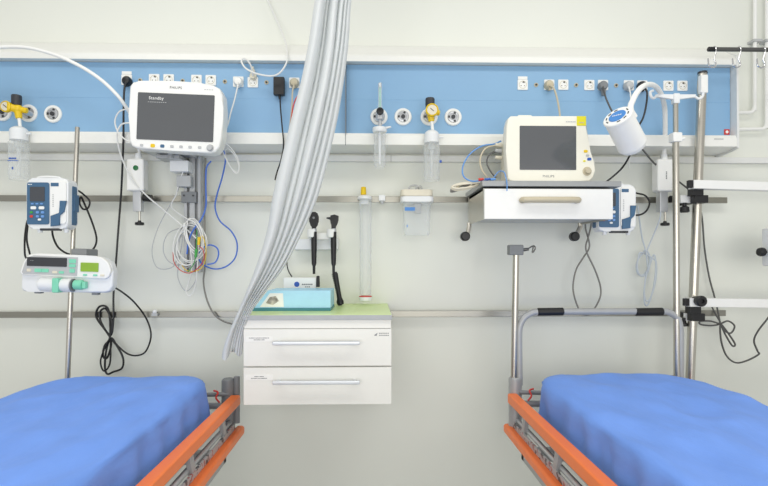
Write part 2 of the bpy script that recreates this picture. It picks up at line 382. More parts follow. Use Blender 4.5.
cable('white_tied_cable', 'thin white cord of the right lamp tied in a hanging bundle', [(660, 205, .1), (660, 218, .1), (653, 236, .07), (647, 250, .06)]+loops(643, 264, 6.5, 13, 2, .05, .2, seed=3)+loops(650, 278, 6, 26, 2, .055, .1, seed=5)+[(648, 268, .07), (646, 252, .07), (642, 237, .07), (639, 216, .08), (638, 206, .09)], .75, 'cable_pale')
cable('grey_tied_cable', 'dark grey cable tied in a bundle below the lower arm clamp', [(712, 307, .09), (716, 315, .09), (720, 323, .09), (712, 325.5, .09), (701, 324.5, .085), (700, 321.5, .085), (710, 321, .09), (720, 323.5, .095), (728, 321, .09), (734.5, 326, .09), (731, 333, .09), (725, 331, .095), (721, 324, .1), (728, 333, .09), (735, 344, .09), (732, 345.5, .09), (725, 334, .095), (720.5, 325, .1), (721, 340, .1), (726, 355, .1), (735, 362.5, .11), (746, 361, .12), (758.5, 354.5, .13), (757.5, 351, .13), (754, 341, .13), (758, 331, .14), (768, 318, .15), (778, 303, .16)], .85, 'cable_dark', d=.09)
# left monitor cables
cable('monitor_loop_lead', 'white lead looping out at upper left side of the big monitor', [(134, 109, .24), (127, 109, .24), (119, 112, .23), (115, 121, .22), (117.5, 131, .22), (124, 138.5, .23), (132, 143, .24), (138, 146, .24)], .7, 'cable_white')
cable('long_white_lead', 'long white lead from big monitor slanting down to the cable coil', [(134, 123, .24), (127, 123, .24), (121, 125, .23), (117, 134, .22), (118.5, 146, .2), (123, 161, .17), (132, 179, .14), (145, 194, .12), (160, 207, .11), (178, 222, .11), (190, 232.5, .11), (198, 240, .11)], .8, 'cable_white')
cable('blue_cable', 'bright blue cable hanging from big monitor, curling into a loop', [(216, 146, .24), (221, 146, .22), (225.5, 158, .18), (222.5, 176, .14), (217, 195, .1), (215.2, 208, .09), (220, 221, .08), (231, 231, .07), (237, 243, .06), (235.5, 257, .06), (227, 266, .06), (215, 269, .07), (203, 264.5, .1), (198, 256, .11), (202, 248.5, .12), (210, 245, .1), (217, 248, .09), (218.5, 255, .09), (215, 262.5, .1), (207, 264.5, .11)], .8, 'cable_blue')
cable('short_blue_cable', 'blue cable running down along the monitor wall channel', [(211, 161, .12), (206.5, 168, .12), (205.8, 185, .12), (206, 205, .12), (202, 218, .12), (194, 229, .12), (189, 240, .11), (187, 254, .1)], .85, 'cable_blue')
cable('grey_wall_cable', 'grey cable dropping from the channel and curving toward the curtain', [(205.5, 158, .1), (204.5, 180, .1), (204.5, 215, .1), (205, 262, .08), (203.5, 282, .06), (207, 300, .06), (214, 314, .06), (223, 321, .06), (234, 324.5, .06)], .9, 'cable_grey')
cable('side_white_leads', 'white leads hanging in a loop at lower right of big monitor', [(218, 143, .23), (226, 144, .22), (234, 152, .2), (239, 163, .18), (237.5, 172, .17), (232, 169, .17), (227, 160, .18), (225, 150, .2), (230, 150, .2), (237, 160, .18), (239, 170, .17), (235, 173, .17), (228, 163, .18), (221, 148, .22)], .55, 'cable_white')
cable('ecg_lead_coil', 'coil of white patient leads hung on the monitor wall channel', [(186, 165, .12), (180, 180, .12), (176, 195, .11), (172, 208, .1)]+loops(190, 243, 15, 23, 4, .105, .15, seed=11)+loops(194, 236, 9, 20, 3, .125, -.2, seed=12)+[(192, 262, .12), (188, 284, .1), (186, 292, .1), (190, 296, .1), (195, 287, .1), (197, 270, .12), (199, 240, .125)], .55, 'cable_white')
cable('beige_lead_coil', 'grey beige leads in wide loops around the white lead coil', [(183, 172, .11), (178, 190, .1), (170, 205, .09), (158, 228, .08), (152, 250, .08), (156, 266, .08), (166, 269, .085), (176, 262, .09)]+loops(178, 245, 16, 22, 1, .085, .2, seed=14)+loops(188, 248, 14, 21, 2, .1, 0, seed=15)+[(179, 262, .09), (178, 278, .08), (186, 291, .08), (195, 282, .08), (197, 268, .1)], .5, 'light_grey')
cable('yellow_lead', 'yellow patient lead arcing beside the lead coil', [(198, 240, .135), (202, 236, .13), (205, 243, .13), (206, 255, .125), (203, 266, .12), (196, 271, .12), (186, 270, .11), (180, 262, .105)], .42, 'yellow', n=5)
cable('red_patient_lead', 'red patient lead arcing around bottom of the lead coil', [(199, 246, .135), (203, 250, .135), (204, 258, .13), (200, 266, .125), (190, 273, .12), (180, 270, .11), (174, 262, .105), (173, 252, .1)], .42, 'red', n=5)
cable('green_patient_lead', 'green patient lead hanging in front of the lead coil', [(197, 230, .14), (196.5, 242, .14), (196, 252, .14), (194, 263, .13), (188, 272, .12)], .42, 'green', n=5)
k = K(155, .05); t = thing('rail_clip', 'small round clip on lower rail between tied cord and curtain', 'clip', P(155, 316, .05)); MB(k).box(-3, 3, -2, 1.8, 0, 3, .5).build('clip_body', 'light_grey', t); MB(k).sph((0, -.5, 4.4), 2.2).build('clip_tip', 'cool_white', t)
tag(MB().cyl(P(199.2, 237, .145), P(198.6, 245, .145), .007, .006).build('lead_connector', 'yellow'), 'yellow connector in front of the lead coil', 'connector')
tag(MB().cyl(P(196.3, 249, .145), P(195.7, 257, .145), .007, .006).build('lead_connector', 'green'), 'green connector in front of the lead coil', 'connector')
# ------------------------------------------------------------------ big monitor on the left
d = .34; k = K(178, d)
t = thing('patient_monitor', 'white patient monitor with grey standby screen on the left wall arm', 'monitor', P(176, 118, d), (0, R(2.0), 0))
MON = t
out = [(-47, 30), (-44, 34.3), (-38, 35.6), (-20, 36.5), (0, 36.8), (22, 36.3), (36, 34.5), (42, 31.5), (45.5, 25), (46.6, 12), (46.8, 0), (46.3, -18), (44.2, -27), (40.5, -32), (35, -34), (0, -33), (-38, -31.5), (-43, -29.5), (-45.6, -25), (-47, 0)]
MB(k).prism(out, 0, 17, 2.2, 3).build('housing', 'white', t)
MB(k).prism([(x*.8-2, z*.8) for x, z in out], 17, 24, 2, 2).build('rear_housing', 'cool_white', t)
m = MB(k); fr = [(x*.985, z*.985) for x, z in out]
MB(k).prism(rrect(-38.3, 37.7, -22.8, 24.2, 1, 3), -.5, .2, .1).build('screen', 'screen', t)
MB(k).text('PHILIPS', 3.4, (-1.2, -.15, 30.2)).build('lettering', 'ink', t)
MB(k).text('Standby', 4.2, (-20, -.62, 18.8)).build('screen_text', 'white', t)
m = MB(k)
for i in range(9): m.box(-28+i*2.1, -26.6+i*2.1, -.62, -.5, 14.6, 15.1)
m.build('screen_text', 'light_grey', t)
m = MB(k)
for i in range(4): m.box(27+i*2.4, 28.7+i*2.4, -.2, 0, 29.3, 30)
m.build('lettering', 'light_grey', t)
for i, (x, c, r) in enumerate(((-33, 'light_grey', 1.6), (-22, 'yellow', 2.2), (-12.5, 'pump_blue', 2), (-3, 'light_grey', 1.7), (6, 'light_grey', 1.7), (15, 'light_grey', 1.7), (24.5, 'light_grey', 1.7))):
    MB(k).prism(rrect(x-r, x+r, -28.6-r*.8, -28.6+r*.8, r*.45, 3), -.5, .2, .15).build('button', c, t)
MB(k).lathe((35, 0, -28.6), (0, -1, 0), [(3.6, 0), (3.6, .6), (2.9, .8), (2.7, 3), (2.2, 3.4)], 20).build('knob', 'light_grey', t)
# its wall channel and arm
k = K(193, .07)
w = thing('monitor_wall_arm', 'grey wall channel with arm carrying the big left monitor', 'wall mount', P(194, 272, .01))
H = lambda y: 272-y
m = MB(k)
for x0, x1 in ((-4.5, -1.5), (1, 6.2), (9, 12)): m.box(x0, x1, -16, -11, 0, H(156), .5)
m.box(-5, 12.5, -11, -9.6, 0, H(156)); m.build('channel', 'light_grey', w)
MB(k).box(-6.5, 8.5, -18.2, -10, H(203), H(192), .6).build('rail_clamp', 'grey', w)
m = MB(k)
for x in (-3.5, 5.5): m.cyl((x, -18, H(196)), (x, -19, H(196)), .9, seg=10)
m.build('bolt', 'dark', w)
MB(k).box(-14, 4, -28, -14, H(174), H(163), 1).build('arm_block', 'cool_white', w)
MB(k).box(-9, 5, -24, -14, H(188), H(177), .8).build('arm_block', 'light_grey', w)
m = MB(k); m.box(-30, 9, -52, -18, H(159.2), H(156.6), .4); m.build('tray', 'silver', w)
m = MB(k); m.box(-22, 0, -40, -20, H(163.5), H(160), .5); m.cyl((-8, -40, H(164)), (-8, -40, H(150)), 3); m.cyl((-8, -40, H(154)), (-8, -46, H(140)), 3.4, 2.6); m.build('swivel', 'bed_grey', w)
# ------------------------------------------------------------------ lamps on goosenecks
def lamp_base(t, k, led=None):
    MB(k).box(-8.6, 8.6, -6, 6, -16, 16, 2.0, 3).build('driver_box', 'white', t)
    MB(k).cyl((1, 0, 15.5), (1, 0, 22), 3.6, 2.8, 16).build('neck_collar', 'cool_white', t)
    MB(k).box(-4, 4, -2, 6, -36, -15.5, .5).build('bracket', 'silver', t)
    m = MB(k); m.cyl((2, 0, -36), (2, 0, -45), 1, seg=10); m.build('clamp_screw', 'steel', t)
    m = MB(k); m.lathe((2, 0, -45), (0, 0, -1), [(1.4, 0), (1.8, 1.5), (4.2, 2), (4.4, 4.2), (3.4, 4.8)], 12); m.build('knob', 'black', t)
    if led: MB(k).lathe((1, -6, 6.5), (0, -1, 0), [(2.6, -.3), (2.6, .4), (1.2, .7)], 16).build('switch', led, t)
k = K(137, .1)
t = thing('examination_lamp', 'left gooseneck lamp with white box and long arching neck above the monitor', 'lamp', P(137.5, 175.5, .1)); o = t.location
lamp_base(t, k, 'green_led')
neck = [P(139, 155, .1), P(139, 148, .1), P(137.5, 134, .15), P(132, 117, .21), P(122.6, 102, .26), P(115, 92.8, .28), P(103, 81.4, .29), P(88.5, 71, .3), P(72, 62, .3), P(55.6, 55, .3), P(36, 49.2, .3), P(20.6, 47, .3), P(0, 47.3, .3), P(-16, 52, .32), P(-26, 62, .34), P(-30, 75, .36)]
m = MB(); m.tube([q-o for q in neck], 1.75*K(60, .3), n=6, seg=12); m.build('gooseneck', 'white', t)
hp = P(-30, 75, .36)-o
m = MB(); m.lathe(hp, (-.3, 0, -1), [(.03, -.01), (.05, .0), (.058, .1), (.06, .14), (.055, .15)], 28); m.build('lamp_head', 'cool_white', t)
m = MB(k); m.cyl((6, 0, -22), (14, 0, -23), 3.6, seg=12); m.build('clamp_knob', 'black', t)
k = K(663, .1)
t = thing('examination_lamp', 'right gooseneck lamp with drum head tilted over the cream monitor', 'lamp', P(663, 176, .1)); o = t.location
lamp_base(t, k)
m = MB(k)
for i in range(5): m.box(-.6, .5, -6.3, -5.9, -4+i*1.6, -3+i*1.6)
m.build('lettering', 'grey', t)
MB(k).cyl((7, 0, -23), (12, 0, -23), 3.4, seg=12).build('clamp_knob', 'black', t)
dh = .65; kh = K(625, dh)
bot = P(633.5, 147, .615)-o; top = P(617.5, 116.5, .68)-o; Ln = (top-bot).length; ax = (top-bot)/Ln
m = MB(); m.lathe(bot, ax, [(14.2*kh*.86, -.001), (14.2*kh, .012), (14.3*kh, .016), (14.3*kh, .022), (14*kh, .024), (13.6*kh, Ln-.012), (13.6*kh, Ln-.01), (14.1*kh, Ln-.008), (14.1*kh, Ln-.001), (13.4*kh, Ln+.002)], 40); m.build('lamp_head', 'white', t)
MB().lathe(top, ax, [(8.2*kh, 0), (8.2*kh, .004), (7.6*kh, .0055)], 28).build('badge', 'logo_blue', t)
u = ax.cross(Vector((0, 0, 1))).normalized()*-1; v = ax.cross(u)
if v.z < 0: v = -v
if u.x < 0: u = -u
m = MB()
for i in range(5):
    c = top+ax*.0058+u*kh*(-4+i*2.0); s = kh*.7
    m.cyl(c, c+ax*.0005, s*1.1, seg=8)
m.build('lettering', 'white', t)
m = MB()
for i in range(10):
    if i in (2, 7): continue
    a0 = 2*math.pi*i/10
    m.tube([top+ax*.0025+(u*math.cos(a0+j*.1)+v*math.sin(a0+j*.1))*10.7*kh for j in range(4)], .0022, n=2, seg=6)
m.build('vent', 'dark', t)
att = P(630, 111, .66)-o
nk = [att-ax*.02, P(630.5, 107, .655)-o, P(632.5, 101, .64)-o, P(636, 94, .61)-o, P(641.5, 87.5, .56)-o, P(648.5, 84.5, .47)-o, P(655.5, 86.5, .38)-o, P(661, 94, .29)-o, P(664.5, 107, .21)-o, P(665.2, 124, .165)-o, P(665, 140, .13)-o, P(664, 152, .1)-o, P(664, 158, .1)-o]
m = MB(); m.tube(nk, 2.6*K(650, .45), n=7, seg=12); m.build('gooseneck', 'white', t)
MB().cyl(att-ax*.03, att+ax*.012, .015, .012, 16).build('neck_joint', 'white', t)
# ------------------------------------------------------------------ regulators, flowmeter, bottles
def regulator(px, py, gx, gz, gr, rx, rz, label, kn=-3):
    d = .19; k = K(px, d); t = thing('oxygen_regulator', label, 'regulator', P(px, py, d), group='yellow regulators with humidifier bottles')
    m = MB(k); m.sph((0, 0, 0), 4.6); m.cyl((0, 0, 0), (rx, 1, rz), 3.2, 2.8, 16, .6); m.cyl((0, 0, -2), (1, 0, -9.5), 3.6, 3.0, 16, .5); m.cyl((0, 0, 0), (gx*.8, -3, gz), 4, 4, 16); m.build('valve_body', 'yellow', t)
    MB(k).cyl((3, 17, -1), (1, 3, 0), 3, 2.6, 14).build('inlet', 'silver', t)
    g = Vector((gx, -5, gz))
    m = MB(k); m.lathe(g, (-.12 if gx < -3 else 0, -1, .0), [(gr*.8, -3.5), (gr, -2.5), (gr, .8), (gr*.86, 1.4), (gr*.76, .6)], 28); m.build('gauge_rim', 'yellow', t)
    m = MB(k); m.lathe(g+Vector((0, -.3, 0)), (0, -1, 0), [(gr*.77, 0), (gr*.77, .5)], 24); f = m.build('gauge_face', 'ivory', t)
    m = MB(k); m.tube([g+Vector((1.6, -1.0, -1.3)), g+Vector((-1.8, -1.0, 1.5))], .35, seg=5); m.build('needle', 'dark', f)
    m = MB(k); m.lathe((kn+3, 0, 3.5), (0, 0, 1), [(4.2, 0), (4.4, .5), (4.7, 4), (4.7, 9), (4.2, 10.2)], 18); m.build('knob', 'dark', t)
    MB(k).cyl((1, 0, -8), (2.2, 0, -18.5), 1.7, 1.5, 12).build('stem', 'white', t)
    return t, k, d
def humidifier(t, k, x, zt_, zcap, zb, r, lettered):
    m = MB(k); m.lathe((x, 0, zt_), (0, 0, -1), [(r*.5, -1.5), (r*.8, 0), (r*.96, 1.6), (r, 3), (r, (zt_-zcap)-.5), (r*.9, zt_-zcap)], 28); m.cyl((x+r*.7, 0, zt_-5), (x+r+4, -1, zt_-5.5), 1.3, .9, 10); m.build('bottle_cap', 'cool_white', t)
    m = MB(k); L = zcap-zb; m.lathe((x, 0, zcap), (0, 0, -1), [(r*.95, 0), (r*1.12, 2), (r*1.12, L-2), (r*1.0, L), (r*.98, L-.4), (r*1.06, L-2.2), (r*1.06, 2)], 28, cap=False); m.build('bottle', 'clear', t)
    m = MB(k); m.lathe((x, 0, zcap+1), (0, 0, -1), [(r*.5, 0), (r*.5, 7), (r*.25, 8), (r*.22, L-3)], 14); m.build('dip_tube', 'clear_frost', t)
    if lettered:
        m = MB(k)
        for i in range(5): m.box(x-3.6+i*1.5, x-2.6+i*1.5, -r*1.16, -r*1.1, zcap-20, zcap-18.4)
        m.box(x-5, x+5, -r*1.12, -r*1.0, zcap-21.6, zcap-21)
        m.box(x-.6, x+.6, -r*1.16, -r*1.1, zcap-30, zcap-27.6); m.build('bottle_marking', 'deep_blue', t)
t, k, d = regulator(18, 109, -8.6, 1, 5.6, 8.6, -1.5, 'yellow oxygen regulator with humidifier bottle at the left frame edge', kn=-4.4)
humidifier(t, k, 1, -19.5, -32, -71, 8.2, True)
t, k, d = regulator(430.5, 112, 1, .6, 6.4, 9.2, -.5, 'yellow oxygen regulator with humidifier bottle left of the cream monitor', kn=-3.5)
humidifier(t, k, 1.2, -20, -31.5, -69, 7.4, False)
MB(k).box(8.5, 11, -2.5, -1, -51, -48.5, .3).build('bottle_marking', 'deep_blue', t)
d = .19; k = K(380, d)
t = thing('oxygen_flowmeter', 'upright glass flowmeter with faint clear bottle right of the curtain', 'flowmeter', P(380, 113, d))
m = MB(k); m.lathe((0, 0, 4), (0, 0, 1), [(2.4, 0), (2.4, 3), (1.9, 4), (1.9, 25), (1.6, 26)], 16); m.build('sight_tube', 'clear_frost', t)
MB(k).cyl((0, 0, 25.5), (0, 0, 30), 1.5, 1.2, 12, .3).build('tube_tip', 'silver', t)
m = MB(k); m.cyl((0, 0, 3.5), (0, 0, -7), 3.4, 3.8, 18, .5); m.cyl((0, 17, -1), (0, 0, -1), 3.2, 3.2, 16); m.cyl((0, 0, -7), (0, 0, -14), 1.8, 1.8, 12); m.build('valve_body', 'silver', t)
MB(k).cyl((0, 0, 5), (0, 0, 27), .7, seg=8).build('float_rod', 'mint', t)
m = MB(k); m.lathe((0, -3, .6), (0, -1, 0), [(3.6, 0), (3.8, 1.4), (3.3, 3.4), (1.6, 3.6), (1.5, 3.0)], 20); m.build('knob', 'black', t)
m = MB(k); m.lathe((-.3, 0, -14), (0, 0, -1), [(4, 0), (7, .8), (7.2, 2), (7.2, 4.6), (6.4, 5.6)], 26); m.cyl((5, 0, -15), (11, -1, -14), 1.3, .9, 10); m.build('bottle_cap', 'cool_white', t)
m = MB(k); m.lathe((-.3, 0, -19), (0, 0, -1), [(5.8, 0), (6, 3), (6, 33), (5, 35.5), (4.8, 35), (5.7, 32.6), (5.7, 2)], 26, cap=False); m.build('bottle', 'clear', t)
m = MB(k); m.cyl((-.3, 0, -19), (-.3, 0, -51), 1.4, 1.2, 10); m.build('dip_tube', 'cool_white', t)
# catheter tube and suction jar on the rail
d = .085; k = K(365, d)
t = thing('catheter_tube', 'tall clear catheter tube with yellow stopper hung on the rail', 'catheter tube', P(365.5, 301, d))
H = lambda y: 301-y
m = MB(k); m.lathe((0, 0, H(200)), (0, 0, -1), [(6.2, 0), (6.0, 94), (5.9, 95), (5.5, 94), (5.7, 0)], 24, cap=False); m.build('tube', 'clear', t)
m = MB(k); m.lathe((-.8, 0, H(199.8)), (0, 0, 1), [(6.4, 0), (7.2, .6), (7.2, 2.6), (5, 4), (3.4, 4.6)], 24); m.box(-6, 3, 2, 10, H(204), H(197), .5); m.build('collar', 'cool_white', t)
MB(k).cyl((-2, 0, H(195)), (-2, 0, H(187)), 2.9, 2.5, 16, .4).build('stopper', 'yellow', t)
MB(k).lathe((0, 0, 4.2), (0, 0, 1), [(5.6, 0), (6.35, .1), (6.35, 1), (5.6, 1.1)], 24).build('ring', 'red', t)
MB(k).lathe((0, 0, 0), (0, 0, 1), [(4.6, 0), (6.4, .6), (6.4, 4), (6, 4.4)], 24).build('end_cap', 'cool_white', t)
d = .12; k = K(416, d)
t = thing('suction_jar', 'clear square suction jar with pale lid hung on the rail', 'suction jar', P(416.5, 236, d))
H = lambda y: 236-y
m = MB(k); n = 16
def ring(z, hx, hy): return (z, hx, hy)
sect = [(H(203), 13.6, 11), (H(204), 13.4, 10.6), (H(228), 12.8, 10), (H(234), 12.4, 9.6), (.4, 11.6, 8.8)]
tb = bmesh.new(); rings = []
for z, hx, hy in sect: rings.append([tb.verts.new((a, b, z)) for a, b in rrect(-hx, hx, -hy, hy, 3, 4)])
for a, b in zip(rings, rings[1:]):
    for i in range(len(a)): tb.faces.new((a[i], a[(i+1) % len(a)], b[(i+1) % len(a)], b[i]))
tb.faces.new(rings[-1]); m._merge(tb); m.build('jar', 'clear_jar', t)
m = MB(k); m.prism(rrect(-16, 16, -12, 12, 4), H(203), H(197.6), 1, axis='z'); m.build('jar_rim', 'cool_white', t)
m = MB(k); m.prism(rrect(-16, 15.2, -11.6, 11.6, 4), H(197.2), H(191), 1, axis='z'); m.build('lid', 'ivory', t)
m = MB(k); m.tube([(-8, 0, H(191.5)), (-7, 0, H(187)), (-3, 0, H(185.5)), (1, 0, H(186)), (3, 0, H(191.5))], .9); m.tube([(-1, -3, H(191)), (0, -3, H(187.5)), (4, -3, H(187)), (5, -3, H(191))], .9); m.build('hose_port', 'light_grey', t)
m = MB(k)
for x0, x1 in ((-12.4, -2.5),): m.box(x0, x1, -11.3, -10.8, H(211.8), H(208.4))
m.build('label_print', 'logo_blue', t)
MB(k).box(-10.5, -9.6, -11, -10.2, H(228), H(225.5)).build('level_mark', 'logo_blue', t)
m = MB(k)
for i, yy in enumerate((214, 217.5, 221, 224.5, 228)): m.box(6, 9.5-(i % 2)*1.5, -10.9, -10.3, H(yy+.5), H(yy))
m.build('graduation', 'light_grey', t)
MB(k).box(-2, 5, 2, 8, H(213), H(203), 1).build('float_valve', 'light_grey', t)
MB(k).box(-8, 8, 11, 16, H(204), H(195), .6).build('rail_hook', 'light_grey', t)
k = K(382, .05); t = thing('rail_clip', 'small pale clip on the rail between tube and jar', 'clip', P(382, 204, .05)); MB(k).box(-3.2, 3.2, -2, 1.5, 3, 9, .6).build('clip_body', 'cool_white', t); MB(k).cyl((0, -.5, 3.4), (0, -.5, 0), 2.4, 1.6, 12).build('clip_tip', 'light_grey', t)
# ------------------------------------------------------------------ infusion pumps
def infusion_pump(px, py, d, label):
    k = K(48, .40)
    t = thing('infusion_pump', label, 'infusion pump', P(px, py, d), group='white and blue infusion pumps')
    body = rrect(-20.5, 20.5, 0, 51, 6, 5)
    body = [(x*(1+.02*(z/51-.5)), z) for x, z in body]
    MB(k).prism(body, 0, 17, 1.8, 3).build('housing', 'cool_white', t)
    p = MB(k).prism(rrect(-19.8, 2, 4.5, 46.5, 2, 3), -1.0, .4, .4); p = p.build('control_panel', 'pump_blue', t)
    MB(k).prism(rrect(-16.5, -2, 27.5, 42, .8, 3), -1.5, -.9, .1).build('display', 'pump_screen', p)
    for xs_, z, r, c, ry in (((-14, -9.5, -5), 25, 1.3, 'button_blue', .7), ((-13, -5), 21.0, 2.7, 'white', 1.5), ((-15,), 16.5, 1.4, 'green', 1.1), ((-9, -4), 16.5, 1.5, 'button_blue', 1.2), ((-15,), 12.5, 1.5, 'red', 1.3), ((-9, -4), 12.5, 1.5, 'button_blue', 1.2), ((-7,), 9.3, 1.6, 'white', 1)):
        for x in xs_: MB(k).prism(rrect(x-r, x+r, z-ry, z+ry, ry*.7, 3), -1.7, -.9, .15).build('button', c, p)
    m = MB(k)
    for i in range(3): m.box(-18.5+i*1.4, -17.5+i*1.4, -1.2, -1, 44, 44.8)
    m.build('lettering', 'white', p)
    dr = MB(k).prism(rrect(3.4, 19, 5, 48, 2.5, 3), -1.6, .3, .6).build('door', 'white', t)
    MB(k).box(4.3, 12, -1.9, -1.5, 42.5, 46, .1).build('name_plate', 'pump_blue', dr)
    m = MB(k)
    for i in range(7): m.box(6, 7, -1.8, -1.5, 22+i*1.9, 23.2+i*1.9)
    m.build('lettering', 'light_grey', dr)
    MB(k).prism([(13.5, 28), (20, 28), (18, 17), (13.5, 13.5), (13.5, 3.5), (4.5, 2.5), (4.5, 13), (13.5, 15.5)], -3, -1, .5).build('door_lever', 'pump_blue', dr)
    MB(k).prism(rrect(-21, 21.2, 3, 46, 4, 3), 6, 15, 1).build('side_shell', 'pump_blue', t)
    MB(k).box(-7, 12, -1, 4, -1.6, .6, .3).build('bottom_slot', 'dark', t)
    for x in (-11, 15): MB(k).cyl((x, 6, .4), (x, 6, -3.4), 2.6, 2.2, 12).build('foot', 'cool_white', t)
    m = MB(k); m.tube([(-14, 6, 50), (-12, 6, 52.6), (0, 6, 53.2), (8, 6, 52.3), (10, 6, 50)], 1.1); m.build('carry_handle', 'cool_white', t)
    return t, k
t, k = infusion_pump(47.5, 229, .40, 'white and blue infusion pump on left drip pole above the syringe pump')
MB(k).box(18, 22, 8, 17, 18, 36, 1).build('pole_clamp', 'pump_blue', t)
cable('power_cord', 'black cord looping right of the left drip pole behind the infusion pump', [(66, 190, .27), (76, 190, .24), (83, 194, .2), (89.5, 201, .18), (88, 208, .18), (83, 209, .18), (79.5, 203, .19), (81, 197, .2), (85, 205, .18), (92, 222, .17), (96.5, 238, .17), (94, 248, .18), (86, 253.5, .2), (76, 255, .24), (66, 253, .25), (58, 247, .26), (53.5, 238, .28), (52, 230, .3)], .95, 'black', parent=t)
cable('sensor_wire', 'twin black wires hanging from lower left of the left infusion pump', [(30, 218, .28), (27, 222, .27), (24.8, 238, .26), (25, 255, .28), (28, 259, .3), (30, 255, .28), (26.8, 240, .27), (28, 222, .28)], .9, 'black', parent=t)
t, k = infusion_pump(617, 231.5, .28, 'white and blue infusion pump partly hidden behind the drawer shelf')
MB(k).box(-6, 6, 16.5, 50, 26, 42, 1).build('rail_clamp', 'grey', t)
cable('power_cord', 'black cord curling out right of the right infusion pump', [(632, 192, .1), (638, 193.5, .1), (645, 195.5, .08), (649.5, 202, .08), (647, 210, .09), (641, 214.5, .1), (632, 215.5, .12)], .9, 'black', parent=t)
# syringe pump
d = .44; k = K(66, d)
t = thing('syringe_pump', 'wide white syringe pump with green display clamped to left drip pole', 'syringe pump', P(65, 293, d), (0, R(1.6), 0))
MB(k).prism([(-45, 4), (-43, .8), (-38, 0), (38, 1), (43, 3), (45.5, 8), (46, 22), (43, 31), (36, 36), (28, 37.6), (-28, 38.8), (-36, 37), (-42, 30), (-45, 18)], 2, 13, 2, 3).build('housing', 'cool_white', t)
fr = MB(k).prism([(-44.5, 20), (-42.5, 16.8), (40, 15), (43.5, 18), (45, 24), (42, 31.5), (36, 36.5), (28, 38), (-28, 39), (-36, 37.4), (-41.5, 30)], -1, 4, 1.2, 3).build('control_panel', 'white', t)
MB(k).prism([(-42, 20), (-41, 18.2), (12, 17.4), (12.5, 36), (-31, 36.8), (-36, 35), (-39.5, 29)], -1.6, -.6, .3).build('keypad', 'light_grey', fr)
MB(k).prism(rrect(-38+1, 2, 26.2, 35, .6, 2), -2.2, -1.4, .1).build('display', 'dark', fr)
m = MB(k); m.text('• •', 2.6, (-32, -2.3, 31.5)); m.build('display_text', 'light_grey', fr)
for x, z, w, h, c in ((7.5, 32, 3.4, 2, 'mint'), (7.5, 27.5, 3.2, 1.6, 'mint'), (-26, 22, 3.4, 1.8, 'mint'), (-19, 22, 3.4, 1.8, 'mint'), (-35, 22, 2, 1.4, 'ivory'), (-9.5, 20.6, 2.4, 1.2, 'ivory'), (-3, 20.6, 2.4, 1.2, 'mint'), (7.5, 22.6, 2.6, 2.0, 'mint')):
    MB(k).prism(rrect(x-w, x+w, z-h, z+h, .6, 2), -2.2, -1.3, .15).build('button', c, fr)
MB(k).prism(rrect(15.5, 33, 22, 31, .6, 2), -1.8, -.6, .1).build('display', 'lcd', fr)
for x, c in ((20, 'mint'), (30, 'mint'), (37, 'ivory')): MB(k).prism(rrect(x-2, x+2, 17.8, 19.6, .5, 2), -1.7, -.8, .1).build('button', c, fr)
MB(k).cyl((-24, -1, 8), (8, -1, 8), 6.4, 6.4, 24, 1.2).build('syringe_barrel', 'cool_white', t)
MB(k).box(-8.5, -2, -8.4, 1, .5, 15, 1.2).build('syringe_clamp', 'mint', t)
m = MB(k); m.cyl((9.5, -1, 8.6), (18, -1, 8.6), 4.8, 5.0, 18, .8); m.box(18, 22, -4, 1, 5, 12, .8); m.build('plunger_driver', 'mint', t)
MB(k).cyl((7.8, -1, 8), (8.8, -1, 8), 6.6, 6.6, 24).build('syringe_flange', 'grey', t)
for x in (-30, 27): MB(k).box(x-3, x+3, 4, 10, -1.6, 1, .4).build('foot', 'grey', t)
MB(k).box(-2, 14, 11, 34, 33, 45, 1.5).build('pole_clamp', 'grey', t)
cable('power_cord', 'black cord curving down from the syringe pump to the tied loop', [(108, 283.5, .36), (112, 286, .3), (122, 292, .2), (134, 302, .12), (146, 318), (151, 335), (146, 351), (137, 355.5), (127, 353.5), (117, 345), (111, 338), (104, 350), (100.5, 362), (104, 371), (110, 363), (110.5, 340)], .95, 'black', d=.06, parent=t)
# ------------------------------------------------------------------ drawer cabinet
d = .52; k = K(317, d)
xl, xr = P(243.5, 300, d).x, P(391.5, 300, d).x; zt_ = P(317, 315, d).z; zb = P(317, 405, d).z; W = xr-xl
t = thing('drawer_cabinet', 'white wall cabinet with two drawers and green top under the curtain', 'cabinet', ((xl+xr)/2, -.0, zb)); Hh = zt_-zb
def zz(y): return P(317, y, d).z-zb
MB().box(-W/2+.004, W/2-.004, -d+.02, 0, 0, zz(318.5), .002).build('carcass', 'drawer', t)
MB().box(-W/2-.002, W/2+.002, -d-.004, 0, zz(320), zz(315), .0015).build('worktop_edge', 'worktop_edge', t)
MB().box(-W/2, W/2, -d-.002, 0, zz(315)-.001, zz(315)+.0015, .0005).build('worktop', 'worktop', t, label='pale green worktop')
MB().box(-W/2+.002, W/2-.002, -d+.004, -d+.02, zz(328.5), zz(320)).build('fascia', 'drawer', t)
